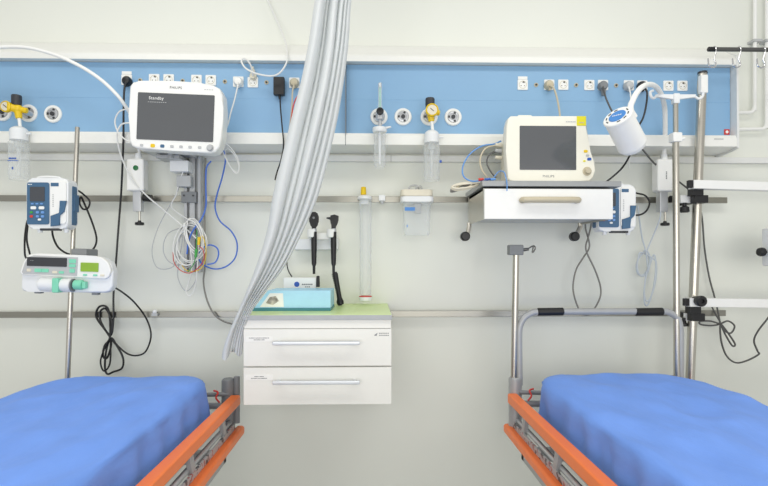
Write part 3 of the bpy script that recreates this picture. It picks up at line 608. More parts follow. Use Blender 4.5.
for (ya, yb, yh, seed) in ((329, 366, 342, 1), (367.4, 404.6, 380.8, 2)):
    dr = MB().box(-W/2, W/2, -d, -d+.02, zz(yb), zz(ya), .0015).build('drawer', 'drawer', t)
    x0, x1 = P(274, yh, d).x-t.location.x, P(360, yh, d).x-t.location.x; hz = zz(yh)
    m = MB(); m.box(x0, x1, -d-.035, -d-.022, hz-.0072, hz+.0072, .003)
    for x in (x0+.02, x1-.02): m.box(x-.006, x+.006, -d-.025, -d, hz-.005, hz+.005, .001)
    m.build('handle', 'aluminium', dr)
    a0, a1 = P(245.5, 0, d).x-t.location.x, P(273, 0, d).x-t.location.x; lz = zz(ya+9.6)
    MB().box(a0, a1, -d-.001, -d, lz-.011, lz+.010).build('label_strip', 'white', dr)
    m = MB(); rnd = random.Random(seed)
    for row, n_ in ((.003, 15 if seed == 1 else 7), (-.004, 8 if seed == 1 else 12)):
        for i in range(n_):
            xx = (a0+a1)/2+(i-n_/2)*.0052; m.box(xx, xx+rnd.uniform(.003, .0046), -d-.0016, -d-.001, lz+row-.0012, lz+row+.0016)
    m.build('label_print', 'grey', dr)
    if seed == 1:
        m = MB(); xx = P(376, 0, d).x-t.location.x; hz2 = zz(334.5); m.prism([(xx-.008, hz2-.004), (xx+.002, hz2-.006), (xx+.006, hz2+.006)], -d-.0008, -d-.0001)
        for r_ in (.004, -.004):
            for i in range(5): m.box(xx+.012+i*.008, xx+.018+i*.008, -d-.0008, -d-.0001, hz2+r_-.0015, hz2+r_+.0015)
        m.build('sticker', 'grey', dr)
# things on the cabinet
zc = zt_+.0015
d = .37; k = K(292, d)
t = thing('glove_box', 'light blue cardboard box with picture lying on the cabinet beside curtain', 'box', Vector((P(293, 300, d).x, -d, zc)))
Hb = 20.5*k; w0, w1 = -41*k, 37.5*k
MB().prism([(w0, 0), (w1, 0), (w1, Hb), (w0+16*k, Hb)], 0, .2, .002).build('carton', 'paper_blue', t)
MB().box(w0-.001, w1+.001, -.003, .2, 0, 3.2*k, .001).build('bottom_band', 'teal', t)
MB().prism([(w0+8*k, 4*k), (w0+32*k, 4*k), (w0+31*k, 17.8*k), (w0+18*k, 17.8*k)], -.0016, .001).build('picture_panel', 'white', t)
MB().prism([(w0+14*k, 8*k), (w0+21*k, 6*k), (w0+27*k, 10*k), (w0+24*k, 15*k), (w0+18*k, 14*k)], -.0024, -.0012).build('picture', 'picture', t)
d = .1; k = K(302, d)
t = thing('tissue_carton', 'small white carton with blue round mark behind the blue box', 'box', Vector((P(302, 290, d).x, -d, zc)))
MB(k).box(-17, 15, -8, 6, 0, 28, .5).build('carton', 'white', t)
MB(k).cyl((-4, -8, 21.5), (-4, -8.25, 21.5), 2.6, seg=18).build('logo', 'deep_blue', t)
m = MB(k)
for i in range(6): m.box(1+i*1.8, 2.4+i*1.8, -8.2, -8, 20.8, 22)
for i in range(3): m.box(4+i*1.8, 5.4+i*1.8, -8.2, -8, 18.6, 19.4)
m.build('lettering', 'grey', t)
# diagnostic set
d = .09; k = K(320, d)
t = thing('diagnostic_wall_holder', 'white two-cup wall holder carrying two black examination scopes', 'wall holder', P(318, 250, 0))
MB(k).box(-24, 21.5, -12, 0, 0, 11, 1).build('base', 'cool_white', t)
for x in (-4, 15.5): MB(k).lathe((x, -20.5, 12), (0, 0, 1), [(3.8, 0), (4.4, 1), (4.6, 8), (3.6, 8.2), (3.4, 1)], 20).build('cup', 'white', t)
m = MB(k); m.box(-8, 20, -17, -3, 10, 17, 1); m.build('cradle', 'white', t)
def scope(px, kind, label):
    d = .1; k = K(px, d)
    t = thing('ophthalmoscope' if kind == 'oph' else 'otoscope', label, 'scope', P(px, 274, d)); H = lambda y: 274-y
    MB(k).lathe((0, 0, 0), (0, 0, 1), [(1.3, 0), (1.5, H(266)), (2.4, H(264)), (2.9, H(245)), (2.9, H(232)), (2.2, H(231.5))], 16).build('handle', 'black', t)
    MB(k).lathe((0, 0, H(231.8)), (0, 0, 1), [(2.9, 0), (2.9, 3), (2, 3.6)], 16).build('collar', 'silver', t)
    m = MB(k)
    if kind == 'oph':
        m.prism([(-1.8, H(228.5)), (1.8, H(228.5)), (2.4, H(225.5)), (4.6, H(222)), (4.8, H(217)), (3.6, H(213.4)), (1.5, H(212)), (-1.5, H(212)), (-3.8, H(213.6)), (-4.8, H(217.5)), (-4.6, H(222)), (-2.4, H(225.5))], -2.6, 2.4, .8)
        m.build('head', 'black', t); MB(k).cyl((0, -2.8, H(218)), (0, -3.2, H(218)), 1.2, seg=12).build('window', 'grey', t)
    else:
        m.prism([(-2, H(228.5)), (2, H(228.5)), (2.8, H(224)), (4.8, H(221)), (5, H(216)), (1, H(214.6)), (-3, H(215.6)), (-3.4, H(220)), (-2, H(223))], -2.8, 2.6, .8)
        m.build('head', 'black', t); MB(k).cyl((-3, 0, H(218.4)), (-7, 0, H(218)), 1.5, .7, 14).build('speculum', 'dark', t)
    return t, k
scope(314, 'oph', 'black ophthalmoscope with oval head, left in the wall holder')
scope(333.6, 'oto', 'black otoscope with pointed speculum, right in the wall holder')
m = MB(); pts = []
for i in range(90):
    s = i/89; c = P(333.4+4.8*s, 274+22*s, .1); a = i*.9
    pts.append(c+Vector((math.cos(a)*.007*(1-.3*s), math.sin(a)*.007, 0)))
t = thing('scope_handset', 'black handset with coiled cord dangling below the otoscope', 'handset', P(341, 306, .12)); o = t.location
bmesh.ops.translate(m.tube(pts, .0026, n=2, seg=5).bm, vec=-o, verts=m.bm.verts); m.build('coiled_cord', 'black', t)
m = MB(); m.lathe(P(335, 272, .1)-o, P(340.5, 304, .12)-P(335, 272, .1), [(.008, 0), (.012, .01), (.011, .1), (.012, .125), (.017, .14), (.015, .155), (.004, .158)], 16); m.build('handle', 'black', t)
k = K(318, .1); MBt = MB(k); MBt.cyl((0, 0, 0), (0, 0, 11), 1.9, 1.6, 12, .4)
tt = thing('scope_plug', 'small black connector below the left scope behind blue box', 'connector', P(318, 287, .14)); MBt.build('plug', 'black', tt)
cable('scope_wire', 'thin black wire behind the small white carton beside the curtain', [(288, 256, .03), (287, 264, .03), (288.5, 271, .03), (292, 277, .03)], .6, 'black')
# ------------------------------------------------------------------ shelf with drawer, cream monitor
df = .43; kf = K(548, df)
xl, xr = P(484.5, 200, df).x, P(613, 200, df).x; xc = (xl+xr)/2; zt2 = P(548, 181, df).z; zb2 = P(548, 219, df).z
t = thing('monitor_shelf', 'steel wall shelf with white drawer carrying the cream monitor', 'shelf', (xc, -.2, zb2)); o = t.location
Z = lambda y: P(548, y, df).z-zb2
ta, tb_ = P(482, 183, df).x-xc, P(621, 183, df).x-xc
MB().box(ta, tb_, -df+.2-.005, .14, Z(186.5), Z(181), .002).build('tray', 'tray', t)
for x, sgn in ((xl-xc, 1), (xr-xc, -1)):
    m = MB(); m.prism([(-df+.2+.02, Z(188)), (.12, Z(187)), (.12, Z(219)+.0), (-df+.2+.02, Z(219))], x-(0 if sgn > 0 else .004), x+(.004 if sgn > 0 else 0), axis='x'); m.build('side_panel', 'steel', t)
    px = 469.5 if sgn > 0 else 575
    m = MB(); q = P(px, 219, .1); q2 = P(px-.5 if sgn > 0 else 572, 228, .1)
    a = Vector((x, .1, Z(219)+.01)); b = Vector((x-(.02 if sgn > 0 else .03), .1, Z(219)-.055))
    m.tube([a, a+Vector((0, 0, -.02)), b+Vector((.012, 0, .012)), b], .011, n=4); m.build('bracket_leg', 'steel', t)
    MB().cyl(b+Vector((0, -.022, 0)), b+Vector((0, .012, 0)), .022, .022, 20, .005).build('knob', 'black', t)
MB().box(xl-xc, xr-xc, -df+.2+.03, .1, Z(190), Z(187.2)).build('drawer_runner', 'dark', t)
dr = MB().box(xl-xc, xr-xc, -df+.2, -df+.2+.018, Z(219), Z(188.8), .0015).build('drawer', 'white', t)
MB().box(xl-xc+.006, xr-xc-.006, -df+.2+.018, .08, Z(217), Z(192)).build('drawer_box', 'light_grey', dr)
h0, h1 = P(521, 200, df).x-xc, P(577, 200, df).x-xc; hz = Z(200.5)
m = MB(); m.tube([(h0+.004, -df+.2, hz), (h0+.006, -df+.185, hz), (h0+.02, -df+.175, hz), (h1-.02, -df+.175, hz), (h1-.006, -df+.185, hz), (h1-.004, -df+.2, hz)], .0125, n=4, seg=12); m.build('handle', 'beige', dr)
m = MB(); m.box(-.12, .1, .13, .2-.045, Z(206), Z(190), .002); m.build('rail_bracket', 'grey', t)
# cream monitor
d = .39; k = K(549, d)
zm_ = zt2+.0
t = thing('patient_monitor', 'cream patient monitor with yellow tag standing on the drawer shelf', 'monitor', Vector((P(549, 181, d).x, -d, zm_)))
out = [(-40, 1), (-42, 4), (-43.2, 30), (-43, 55), (-41, 62), (-38, 64.6), (34, 65.2), (37, 64), (38, 60), (38.4, 38), (42, 30), (46.5, 20), (47.4, 12), (45, 5), (41, .8), (20, 0), (-30, 0)]
out = [(x, z*1.03) for x, z in out]
MB(k).prism(out, 0, 12, 2, 3).build('housing', 'cream', t)
MB(k).prism([(-40, 6), (-40.5, 30), (-39, 56), (-34, 62), (34, 63), (37, 56), (39, 36), (41, 10), (38, 2), (-40, 2)], 12, 30, 3, 3).build('rear_housing', 'ivory', t)
MB(k).prism(rrect(-29.6, 27.4, 12.6, 56.6, .8, 3), -.4, .3, .1).build('screen', 'screen', t)
MB(k).text('PHILIPS', 3.3, (-.5, -.12, 6.2)).build('lettering', 'grey', t)
MB(k).box(28, 37.4, -.5, .8, 57, 66.6, .3).build('tag', 'yellow_tag', t)
m = MB(k)
for i in range(4): m.box(30+i*1.3, 31+i*1.3, -.62, -.5, 59.4, 60.6)
m.build('tag_print', 'beige', t)
for x, z, r, c in ((37, 31.4, 1.9, 'yellow'), (38.8, 27.2, 1.6, 'light_grey'), (40.6, 23.6, 2, 'deep_blue'), (35.6, 21.6, 1.2, 'yellow_tag')):
    MB(k).prism(rrect(x-r, x+r, z-r*.7, z+r*.7, r*.5, 3), -.6, .3, .15).build('button', c, t)
MB(k).lathe((38.4, 0, 11.4), (0, -1, 0), [(4.6, -.3), (4.4, .6), (3.3, .8), (3, 3.4), (2.4, 4)], 22).build('knob', 'beige', t)
MB(k).box(-11, 7, -.3, 1, .2, .9).build('slot', 'dark', t)
m = MB(k)
for i in range(6): m.box(17+i*1.7, 18.2+i*1.7, -.2, 0, 60.4, 61.4)
m.build('lettering', 'light_grey', t)
for i, z in enumerate((41, 35, 28)): MB(k).cyl((-43, 18, z), (-50, 16, z+.3), 2.2, 1.7, 12, .3).build('connector', 'ivory' if i != 1 else 'light_grey', t)
MB(k).prism(rrect(-30, -16, 66.4, 68.4, .8, 3), 4, 10, .4).build('handle_tab', 'cream', t)
# monitor leads
cable('sky_blue_lead', 'light blue lead bowing out left of the cream monitor', [(501, 141, .3), (494, 144, .31), (482, 146, .33), (470, 154, .35), (463, 166, .36), (463.5, 176, .37), (471, 181, .38), (482, 180.5, .39), (492, 179, .38)], .7, 'cable_skyblue')
cable('beige_monitor_lead', 'beige lead curving down from cream monitor to the shelf', [(501, 147, .3), (492, 146, .32), (484, 150, .34), (480, 160, .36), (482, 170, .37), (487, 177, .37), (490, 180, .36)], .8, 'beige')
cable('dark_monitor_lead', 'dark grey lead curving down from cream monitor to shelf', [(501, 153, .3), (494, 152, .32), (488, 157, .34), (487, 164, .35), (491, 172, .36), (496, 178, .36)], .75, 'cable_dark')
cable('white_drip_lead', 'thin pale lead with blue arc hanging over the shelf edge', [(494, 177, .38), (499, 171.5, .38), (504, 172, .4), (506, 178, .42), (507, 184, .45), (507, 191, .455)], .55, 'cable_skyblue')
cable('rolled_beige_leads', 'rolled beige leads hanging off left end of the drawer shelf', loops(465, 186, 13, 3.6, 6, .35, -.22, jit=.4, seed=21)+[(482, 182, .38), (492, 180, .38)], .9, 'ivory')
cable('grey_rolled_leads', 'dark grey lead looped among rolled leads at shelf end', loops(461, 187.5, 11, 3, 2, .33, -.3, jit=.4, seed=8)+[(478, 183, .37), (488, 180, .38)], .7, 'cable_grey')
t = thing('lead_clips', 'red and blue lead clips lying on the shelf beside cream monitor', 'connector', P(482, 180, .4)); o = t.location
for x, c in ((481, 'red'), (487.5, 'deep_blue'), (493, 'cable_skyblue')): MB().cyl(P(x-2.5, 179.6, .4)-o, P(x+2.5, 179, .4)-o, .006, .005, 10).build('clip', c, t)
# ------------------------------------------------------------------ drip poles and column on the right
IVD = .3
def pole_thing(label, ptop, pbot, r0, r1, split):
    t = thing('drip_pole', label, 'drip pole', P(*pbot)); o = t.location
    a, b = P(*pbot)-o, P(*ptop)-o; mid = a.lerp(b, split)
    MB().cyl(a, mid, r0, r0, 20).build('lower_tube', 'steel', t); MB().cyl(mid-(b-a)*.0, b, r1, r1, 20, .002).build('upper_tube', 'steel', t)
    return t, mid, a, b
t, mid, a, b = pole_thing('left drip pole carrying the infusion and syringe pumps', (77.5, 127, IVD), (67, 392, IVD), .0105, .0092, .45)
MB().cyl(mid-Vector((0, 0, .012)), mid+Vector((0, 0, .02)), .014, .014, 16, .003).build('collar', 'grey', t)
t, mid, a, b = pole_thing('tall right drip pole with white double hook behind the right bed', (675.5, 100, IVD), (677, 392, IVD), .0135, .0108, .87)
k = K(676, IVD); z1 = b
m = MB(k); m.box(-5, 4.5, -4.5, 4.5, 0, 9.5, 1.2); m.cyl((4, 0, 3), (8, -2, 4), 2, 1.6, 10)
bmesh.ops.translate(m.bm, vec=(mid-Vector((0, 0, .02)))/k, verts=m.bm.verts); m.build('height_clamp', 'white', t)
m = MB(k); m.box(-3, 3, -3, 3, -4, 6, .8); m.prism([(-20, 5.5), (-20, 2.5), (-4, .6), (4, .6), (20, 2.5), (20, 5.5), (4, 5.2), (-4, 5.2)], -1.5, 1.5, .5)
for s in (-1, 1): m.tube([(s*19, 0, 4), (s*23, -1, 1.2), (s*26, -2, 3), (s*26.5, -2, 7), (s*23.6, -2, 8.6)], 1.3, n=4)
bmesh.ops.translate(m.bm, vec=b/k, verts=m.bm.verts); m.build('hook_bar', 'cool_white', t)
d = .19; k = K(697, d)
t = thing('equipment_post', 'stainless wall column with white arms at right of the drip pole', 'column', P(688, 430, d)); o = t.location
MB().cyl(P(682.7, 559, d)-o, P(702.5, 73, d)-o, .0195, .0195, 24).build('tube', 'steel', t)
m = MB(k); q = (P(702.5, 73, d)-o)/k; m.cyl(q+Vector((0, 0, -1)), q+Vector((0, 0, 1.2)), 4.6, 4.2, 20); m.build('top_cap', 'dark', t)
m = MB(k); q = (P(703, 84, .22)-o)/k; m.box(q.x-2.6, q.x+4.4, q.y-1.5, q.y+4, q.z-9, q.z+9, .8); m.build('hook_slide', 'white', t)
def Lb(mb, x0, x1, y0, y1, d0, d1, bev=.002):
    a, b = P(x0, y1, d1)-o, P(x1, y0, d1)-o; mb.box(a.x, b.x, -d1-o.y, -d0-o.y, a.z, b.z, bev); return mb
for (y0, end, arm0, lab) in ((184, 'upper', 694, 0), (302.5, 'lower', 690, 1)):
    dy = y0-184
    xo = -4 if lab else 0
    ar = MB(); Y1, Y2 = y0-4, y0+4.2
    a = P(arm0, y0, .265)-o; b = P(830, y0+2.5, .30)-o; a.y += .03; b.y += .03
    ar.prism([(a.x, a.z-.019), (a.x, a.z+.019), (b.x, b.z+.019), (b.x, b.z-.019)], a.y-.03, a.y+.012, .002); ar.build('arm', 'white', t)
    c = MB(); Lb(c, 689+xo, 694+xo, y0-4, y0+3.5, .24, .26); Lb(c, 692.7+xo*.6, 703.8+xo*.6, y0+3.8, y0+11.5, .205, .245); Lb(c, 695+xo*.8, 708.5+xo*.8, y0+11, y0+18.8, .205, .24); Lb(c, 699+xo*.8, 706+xo*.8, y0+12, y0+18, .045, .21); c.build('clamp', 'black', t)
    Lb(MB(), 681+xo*-1.4 if lab else 681, 695.2+xo*.8, y0+11, y0+18.6, .17, .195).build('clamp_plate', 'white', t)
q = P(699.6, 301, .275)-o
MB().lathe(q, (0, -1, 0), [(.02, -.03), (.022, 0), (.024, .004), (.024, .016), (.02, .02), (.01, .02), (.009, .012)], 20).build('knob', 'black', t)
m = MB(); q = P(684.5, 206, .18)-o; m.lathe(q, (0, 0, -1), [(.008, -.02), (.009, .0), (.019, .006), (.021, .026), (.016, .03)], 14); m.build('knob', 'black', t)
m = MB(); q = P(684, 322, .18)-o; m.lathe(q, (0, 0, -1), [(.008, -.02), (.009, .0), (.014, .006), (.014, .018), (.01, .02)], 14); m.build('knob', 'black', t)
# hook rail upper right
d = .25; k = K(740, d)
t = thing('hook_rail', 'steel rail with hanging hooks at upper right', 'hook rail', P(850, 51, 0)); o = t.location
MB().cyl(P(716, 49.3, d)-o, P(850, 50.6, d)-o, .0095, .0095, 16).build('bar', 'dark_steel', t)
MB().cyl(P(708, 49.2, d)-o, P(716, 49.3, d)-o, .0105, .0105, 16, .002).build('end_cap', 'black', t)
MB().box(P(848, 0, d).x-o.x, P(856, 0, d).x-o.x, -d-.01, 0, -.02, .02, .004).build('wall_bracket', 'dark_steel', t)
for i, (px, py, lab) in enumerate(((714, 50, 'leftmost chrome S hook on the upper right rail'), (738.5, 50, 'middle chrome S hook on the upper right rail'), (763, 50.3, 'rightmost chrome S hook on the upper right rail'))):
    h = MB(); q = P(px, py-1.5, d)
    sc = k
    pts = [(-.2, 2, -2.2), (-.6, 1.2, -.2), (-.2, -.6, 1.6), (.2, -2.4, -.3), (.3, -2.4, -4), (.2, -1, -8), (.2, 0, -11), (1.6, 0, -14), (1.4, 0, -17.4), (-1.6, 0, -19), (-5.2, 0, -17), (-5.8, 0, -13), (-6.2, 0, -10)]
    h.tube([q+Vector(p)*k for p in pts], .0036, n=5); tag(h.build('s_hook', 'chrome'), lab, 'hook', 'chrome hooks on the rail')
# device at the right frame edge
k = K(766, .25); t = thing('edge_device', 'white device with black knob cut off by the right frame edge', 'medical device', P(774.5, 266, .25))
MB(k).box(-9, 20, -6, 6, 0, 38, 2).build('housing', 'cool_white', t)
m = MB(k); m.box(-7.5, 14, -6.4, -5.9, 10, 13); m.build('stripe', 'deep_blue', t)
m = MB(k); m.lathe((-8.5, -1, 14), (-1, 0, 0), [(1.3, 0), (1.3, 3), (4.2, 3.4), (4.6, 6), (3.8, 8.4)], 12); m.build('knob', 'black', t)
MB(k).box(19, 66, 0, 4, 16, 22, .5).box(60, 66, 3, 55, 14, 24, 1).build('wall_bracket', 'grey', t)
# ------------------------------------------------------------------ beds
def bed(xi, sgn, label, tall):
    ang = 0
    t = thing('hospital_stretcher', label, 'stretcher bed', (xi+sgn*.36, -1.3, 0)); o = t.location
    X = lambda u: xi+sgn*u-o.x
    Y0, Y1 = -IVD, -2.2
    y = lambda v: v-o.y
    W_ = .73
    zr, zl = P(512, 397, IVD).z, P(505, 430, IVD).z
    ztop = P(535, 374, .36).z
    def bx(mb, u0, u1, v0, v1, z0, z1, bev=.003): mb.box(min(X(u0), X(u1)), max(X(u0), X(u1)), y(min(v0, v1)), y(max(v0, v1)), z0, z1, bev); return mb
    # deck
    bx(MB(), .075, W_-.075, Y0-.06, Y1+.05, zr-.10, zr-.06, .004).build('deck', 'dark', t)
    m = MB(); zf = zl-.09
    for u in (.06, W_-.06): bx(m, u-.02, u+.02, Y0-.02, Y1, zf-.03, zf+.02)
    for v in (Y0-.03, -1.25, Y1+.02): bx(m, .04, W_-.04, v-.02, v+.02, zf-.03, zf+.02)
    m.build('frame', 'bed_grey', t)
    m = MB()
    for v in (-.75, -1.75):
        bx(m, W_/2-.05, W_/2+.05, v-.05, v+.05, .25, zf, .006)
    m.build('lift_column', 'silver', t)
    m = MB(); bx(m, .12, W_-.12, -.5, -2.0, .17, .25, .02); m.build('base_cover', 'light_grey', t)
    for u in (.08, W_-.08):
        for v in (-.42, -2.1):
            l = MB(); l.cyl((X(u), y(v), .1), (X(u), y(v), .24), .02, seg=12); l.box(min(X(u), X(W_/2)), max(X(u), X(W_/2)), y(v)-.02, y(v)+.02, .2, .24, .004); l = l.build('leg', 'bed_grey', t)
            MB().cyl((X(u)-.015, y(v), .06), (X(u)+.015, y(v), .06), .06, .06, 24, .005).build('caster', 'dark', l)
    # mattress
    mu0, mu1 = .078, W_-.02
    m = MB(); m.prism(rrect(min(X(mu0+.01), X(mu1-.01)), max(X(mu0+.01), X(mu1-.01)), y(Y1+.06), y(Y0-.05), .12, 6), zr-.055, ztop-.045, .015, axis='z'); m.build('mattress', 'mattress', t)
    # side rails
    for u in (0, W_):
        s = -1 if u == 0 else 1          # outwards
        m = MB(); m.prism(rrect(X(u)-.021, X(u)+.021, zr-.02, zr+.022, .007, 3), y(Y0-.02), y(-1.75), .006); m.build('side_rail', 'orange', t, label='orange upper safety rail')
        ul = u+s*.008
        m = MB(); m.prism(rrect(X(ul)-.018, X(ul)+.018, zl-.02, zl+.02, .012, 3), y(Y0+.03), y(-1.75), .006); m.build('lower_side_rail', 'orange', t, label='orange lower safety rail')
        for v in (-.42, -.78, -1.14, -1.5):
            m = MB(); uu = u-s*.012; m.prism([(y(v), zl), (y(v)-.035, zl), (y(v)-.085, zr-.01), (y(v)-.05, zr-.01)], min(X(uu-.008), X(uu+.008)), max(X(uu-.008), X(uu+.008)), axis='x', bev=.002); m.build('rail_strut', 'bed_grey', t)
        for dz, du in ((.05, -.022), (.085, -.03)):
            m = MB(); uu = u+s*du; m.cyl((X(uu), y(Y0-.03), zl+dz), (X(uu), y(-1.75), zl+dz), .0095, seg=12); m.build('guide_tube', 'silver', t)
        m = MB(); uu = u-s*.006; bx(m, uu-.004, uu+.004, Y0-.03, -1.75, zl+.012, zl+.042, .001); m.build('rail_plate', 'rail_plate', t)
    # head posts
    for u in (.0, W_):
        m = MB(); uc = u+((.018 if sgn > 0 else .036) if u == 0 else -.018); zt3 = P(515, 377, IVD).z
        m.lathe((X(uc), y(Y0), zl-.03), (0, 0, 1), [(.026, 0), (.028, .01), (.028, zt3-zl+.022), (.022, zt3-zl+.03), (.018, zt3-zl+.028)], 22); m.build('head_post', 'grey' if sgn < 0 else 'bed_grey', t)
        if sgn < 0 and u == 0: MB().cyl((X(uc)+.036, y(Y0)-.0, zl+.04), (X(uc)+.036, y(Y0), zt3+.008), .013, .013, 14).build('latch_pin', 'grey', t)
    m = MB(); m.cyl((X(.02), y(Y0), zr-.03), (X(W_-.02), y(Y0), zr-.03), .014, seg=14); m.build('cross_tube', 'bed_grey', t)
    m = MB(); m.cyl((X(.03), y(Y0-.02), zr+.025), (X(.13), y(Y0-.03), zr+.025), .009, seg=10); m.build('latch_rod', 'grey', t)
    m = MB(); m.tube([(X(.085), y(Y0-.04), zr+.045), (X(.065), y(Y0-.05), zr+.04), (X(.07), y(Y0-.06), zr+.02), (X(.055), y(Y0-.06), zr-.0)], .004, n=4); m.build('latch_cord', 'red', t)
    # sheet
    a_, b_ = (mu1-mu0)/2+.008, (Y0-.04)-(Y1+.05); uc = (mu0+mu1)/2
    drop = .14; nu, nv = 60, 110
    bm = MB(); tb = bm.bm; grid = []
    seed = 3.1 if sgn > 0 else 9.4
    Lx = 2*(a_+drop); Ly = b_+drop
    rc = .19
    for j in range(nv+1):
        row = []
        v = Ly*j/nv-drop                # <0 : hanging over the head end
        for i in range(nu+1):
            s = -a_-drop+Lx*i/nu
            ox, oy = s, v
            # rounded head corners: distance outside rounded rectangle
            qx = abs(s)-(a_-rc); qy = (rc-v)
            if qx > 0 and qy > 0:
                L_ = math.hypot(qx, qy); dist = L_-rc
                cx_, cy_ = qx/L_, qy/L_
                if dist > 0:
                    ox = math.copysign(a_-rc+cx_*rc, s); oy = rc-cy_*rc
            else:
                dist = max(abs(s)-a_, -v)
                if dist > 0:
                    if abs(s) > a_: ox = math.copysign(a_, s)
                    if v < 0: oy = 0
                cx_, cy_ = (1, 0) if abs(s)-a_ > -v else (0, 1)
            dr_ = max(dist, 0)
            nz = noise.noise(Vector((ox*5+seed, oy*3.2, seed)))*.010+noise.noise(Vector((ox*11+oy*5+seed, oy*6-ox*7, 2)))*.006
            nz += -.0065*abs(noise.noise(Vector((ox*3.2-oy*2.1+seed, oy*2.4+ox*4.2, 7))))*4
            edge = min(1, max(0, -dist)/.03)
            zz_ = ztop+.004+nz*(.4+.6*edge)-(1-edge)**2*.014+.006*math.exp(-((oy-.25)/.2)**2)
            if dr_ > 0:
                hem = 1+.09*noise.noise(Vector((ox*9+oy*7+seed, 0, 3)))
                out_ = .007*math.sin((oy if abs(s) > a_ else ox)*38+seed)*min(1, dr_/.08)+.008*min(1, dr_/.03)+.012*noise.noise(Vector((oy*9, ox*9, dr_*9+seed)))
                zz_ = ztop-.010-dr_*hem*.95
                if abs(s) > a_-rc and (abs(s) > a_ or v < rc): ox += math.copysign(out_*(cx_ if qy > 0 and qx > 0 else 1), s) if abs(s) > a_-rc else 0
                if v < 0: oy -= out_
            row.append(tb.verts.new((xi+sgn*(uc+ox), (Y0-.04)-oy, zz_)))
        grid.append(row)
    for j in range(nv):
        for i in range(nu): tb.faces.new((grid[j][i], grid[j][i+1], grid[j+1][i+1], grid[j+1][i]))
    bmesh.ops.recalc_face_normals(tb, faces=tb.faces)
    sh = bm.build('bed_sheet', 'sheet', ang=180)
    tag(sh, 'wrinkled blue sheet spread over the %s stretcher' % ('left' if sgn < 0 else 'right'), 'sheet', 'blue sheets on the stretchers')
    return t
xi1 = P(511, 397, IVD).x; xi0 = P(236.8, 393, IVD).x
bl = bed(xi0, -1, 'left stretcher with blue sheet and orange rails, no push bar', False)
br = bed(xi1, 1, 'right stretcher with orange rails and grey push bar', True)
o = br.location
MB().tube([P(519.5, 385, IVD)-o, P(519, 345, IVD)-o, P(519.5, 328, IVD)-o, P(524, 318, IVD)-o, P(532, 313, IVD)-o, P(541, 312, IVD)-o, P(600, 311.5, IVD)-o, P(660, 311.5, IVD)-o, P(669, 312.5, IVD)-o, P(677, 318, IVD)-o, P(680, 328, IVD)-o, P(680.5, 345, IVD)-o, P(680.5, 385, IVD)-o], 3.3*K(600, IVD), n=6, seg=14).build('push_bar', 'bed_grey', br)
for a, b in ((537, 563.5), (635, 663)): MB().cyl(P(a, 312, IVD)-o, P(b, 311.6, IVD)-o, 4.0*K(600, IVD), 4.0*K(600, IVD), 18, .004).build('grip', 'black', br)
t = thing('support_pole', 'short steel pole with top clamp at head corner of right stretcher', 'pole', P(513.5, 380, IVD+.0)); o = t.location
MB().cyl((0, 0, -.12), P(516, 254, IVD)-o, 3.3*K(515, IVD), 3.1*K(515, IVD), 18).build('tube', 'steel', t)
q = P(515.5, 250, IVD)-o; m = MB(); m.box(q.x-.032, q.x+.03, q.y-.022, q.y+.022, q.z-.022, q.z+.022, .005); m.build('clamp', 'grey', t)
m = MB(); m.cyl(q+Vector((.03, 0, 0)), q+Vector((.055, -.01, .004)), .008, .006, 10); m.tube([q+Vector((.05, -.01, .004)), q+Vector((.075, -.01, .018)), q+Vector((.083, -.01, .006)), q+Vector((.07, -.01, -.012)), q+Vector((.075, -.01, .018))], .003, n=4); m.build('clamp_handle', 'dark_steel', t)
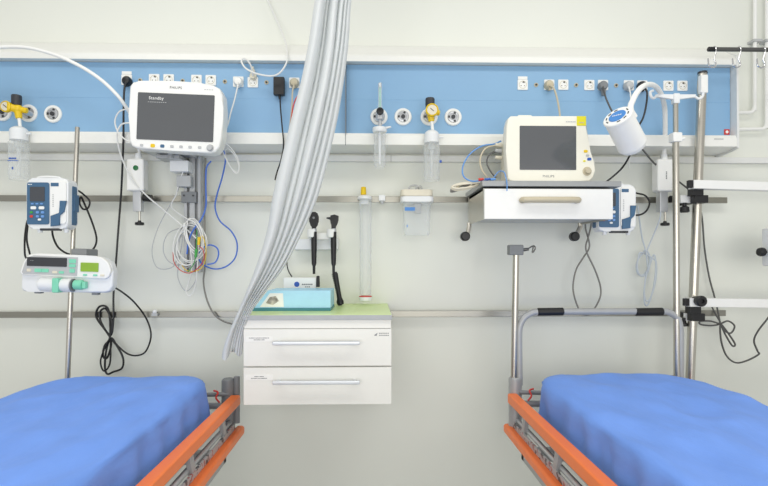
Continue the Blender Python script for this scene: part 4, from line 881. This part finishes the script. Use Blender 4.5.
# ------------------------------------------------------------------ curtain
EDGE = [(-190, 356, 383, .72), (-60, 328, 362, .66), (0, 314.5, 351, .62), (41, 309, 349, .61), (82, 301, 344, .60), (123, 290, 337, .59), (165, 280, 327, .58), (200, 271.5, 317.5, .57), (232, 267.5, 303, .555), (270, 255, 284, .54), (300, 243, 258, .525), (318, 235, 247.5, .515), (340, 225, 243, .49), (358, 220.5, 242, .47)]
def einterp(y):
    for (a, b) in zip(EDGE, EDGE[1:]):
        if a[0] <= y <= b[0]:
            f = (y-a[0])/(b[0]-a[0]); return [a[i]+(b[i]-a[i])*f for i in (1, 2, 3)]
    return EDGE[-1][1:]
bm = MB(); tb = bm.bm; nu, nv = 160, 90; grid = []
for j in range(nv+1):
    y = -190+(358+190)*j/nv
    # smooth edges
    l = r_ = dd = 0
    for q in (-14, -7, 0, 7, 14):
        e_ = einterp(min(358, max(-190, y+q))); l += e_[0]/5; r_ += e_[1]/5; dd += e_[2]/5
    row = []
    for i in range(nu+1):
        u = i/nu; ph = y*.004
        vv = min(1, max(0, (y+60)/418))
        cr = [a+(b-a)*vv for a, b in zip((0, .30, .42, .66, .80, .92, 1), (0, .34, .46, .60, .74, .86, 1))]
        for q_ in range(1, 6): cr[q_] += .02*math.sin(y*.013+q_*2.1)
        q_ = max(z_ for z_ in range(6) if u >= cr[z_] or z_ == 0)
        c0, c1 = cr[q_], cr[q_+1]; f_ = min(1, max(0, (u-c0)/(c1-c0)))
        dome = math.sqrt(max(0, 1-(2*f_-1)**2))
        fold = dome*(.35+2.2*(c1-c0))*(1, .55, 1, .7, .95, .6)[q_]+(-.25, -.05, .15, .0, .1, -.2)[q_]*(f_-.5)+.1*math.sin(u*9+y*.02)
        amp = .05*(1-.25*min(1, max(0, (y-200)/150)))
        uu = u
        yb = y+(3.5*math.sin(u*9)-6*u if j == nv else 0)
        row.append(tb.verts.new(P(l+(r_-l)*uu, yb, dd+amp*fold*(.6 if y > 300 else 1))))
    grid.append(row)
for j in range(nv):
    for i in range(nu): tb.faces.new((grid[j][i], grid[j][i+1], grid[j+1][i+1], grid[j+1][i]))
tag(bm.build('curtain', 'curtain', ang=180), 'pale grey gathered privacy curtain pulled aside between the beds', 'curtain')
# ------------------------------------------------------------------ light
w = bpy.data.worlds.new('world'); scene.world = w; w.use_nodes = True
w.node_tree.nodes['Background'].inputs['Color'].default_value = (1, 1, .975, 1); w.node_tree.nodes['Background'].inputs['Strength'].default_value = .62
def area(name, loc, rot, sx, sy, e, col=(1, .985, .95)):
    l = bpy.data.lights.new(name, 'AREA'); l.shape = 'RECTANGLE'; l.size = sx; l.size_y = sy; l.energy = e; l.color = col
    o = bpy.data.objects.new(name, l); C.objects.link(o); o.location = loc; o.rotation_euler = rot
area('ceiling_light', (-1.0, -1.45, 3.1), (0, 0, 0), 1.3, .5, 13)
area('ceiling_light', (1.0, -1.45, 3.1), (0, 0, 0), 1.3, .5, 13)
area('fill_light', (0, -4.6, 1.35), (R(90), 0, 0), 5, 1.9, 78)  # added fill panel behind the camera, evens out wall brightness; no real fitting
scene.view_settings.view_transform = 'Standard'; scene.view_settings.look = 'None'; scene.view_settings.exposure = 0; scene.view_settings.gamma = 1
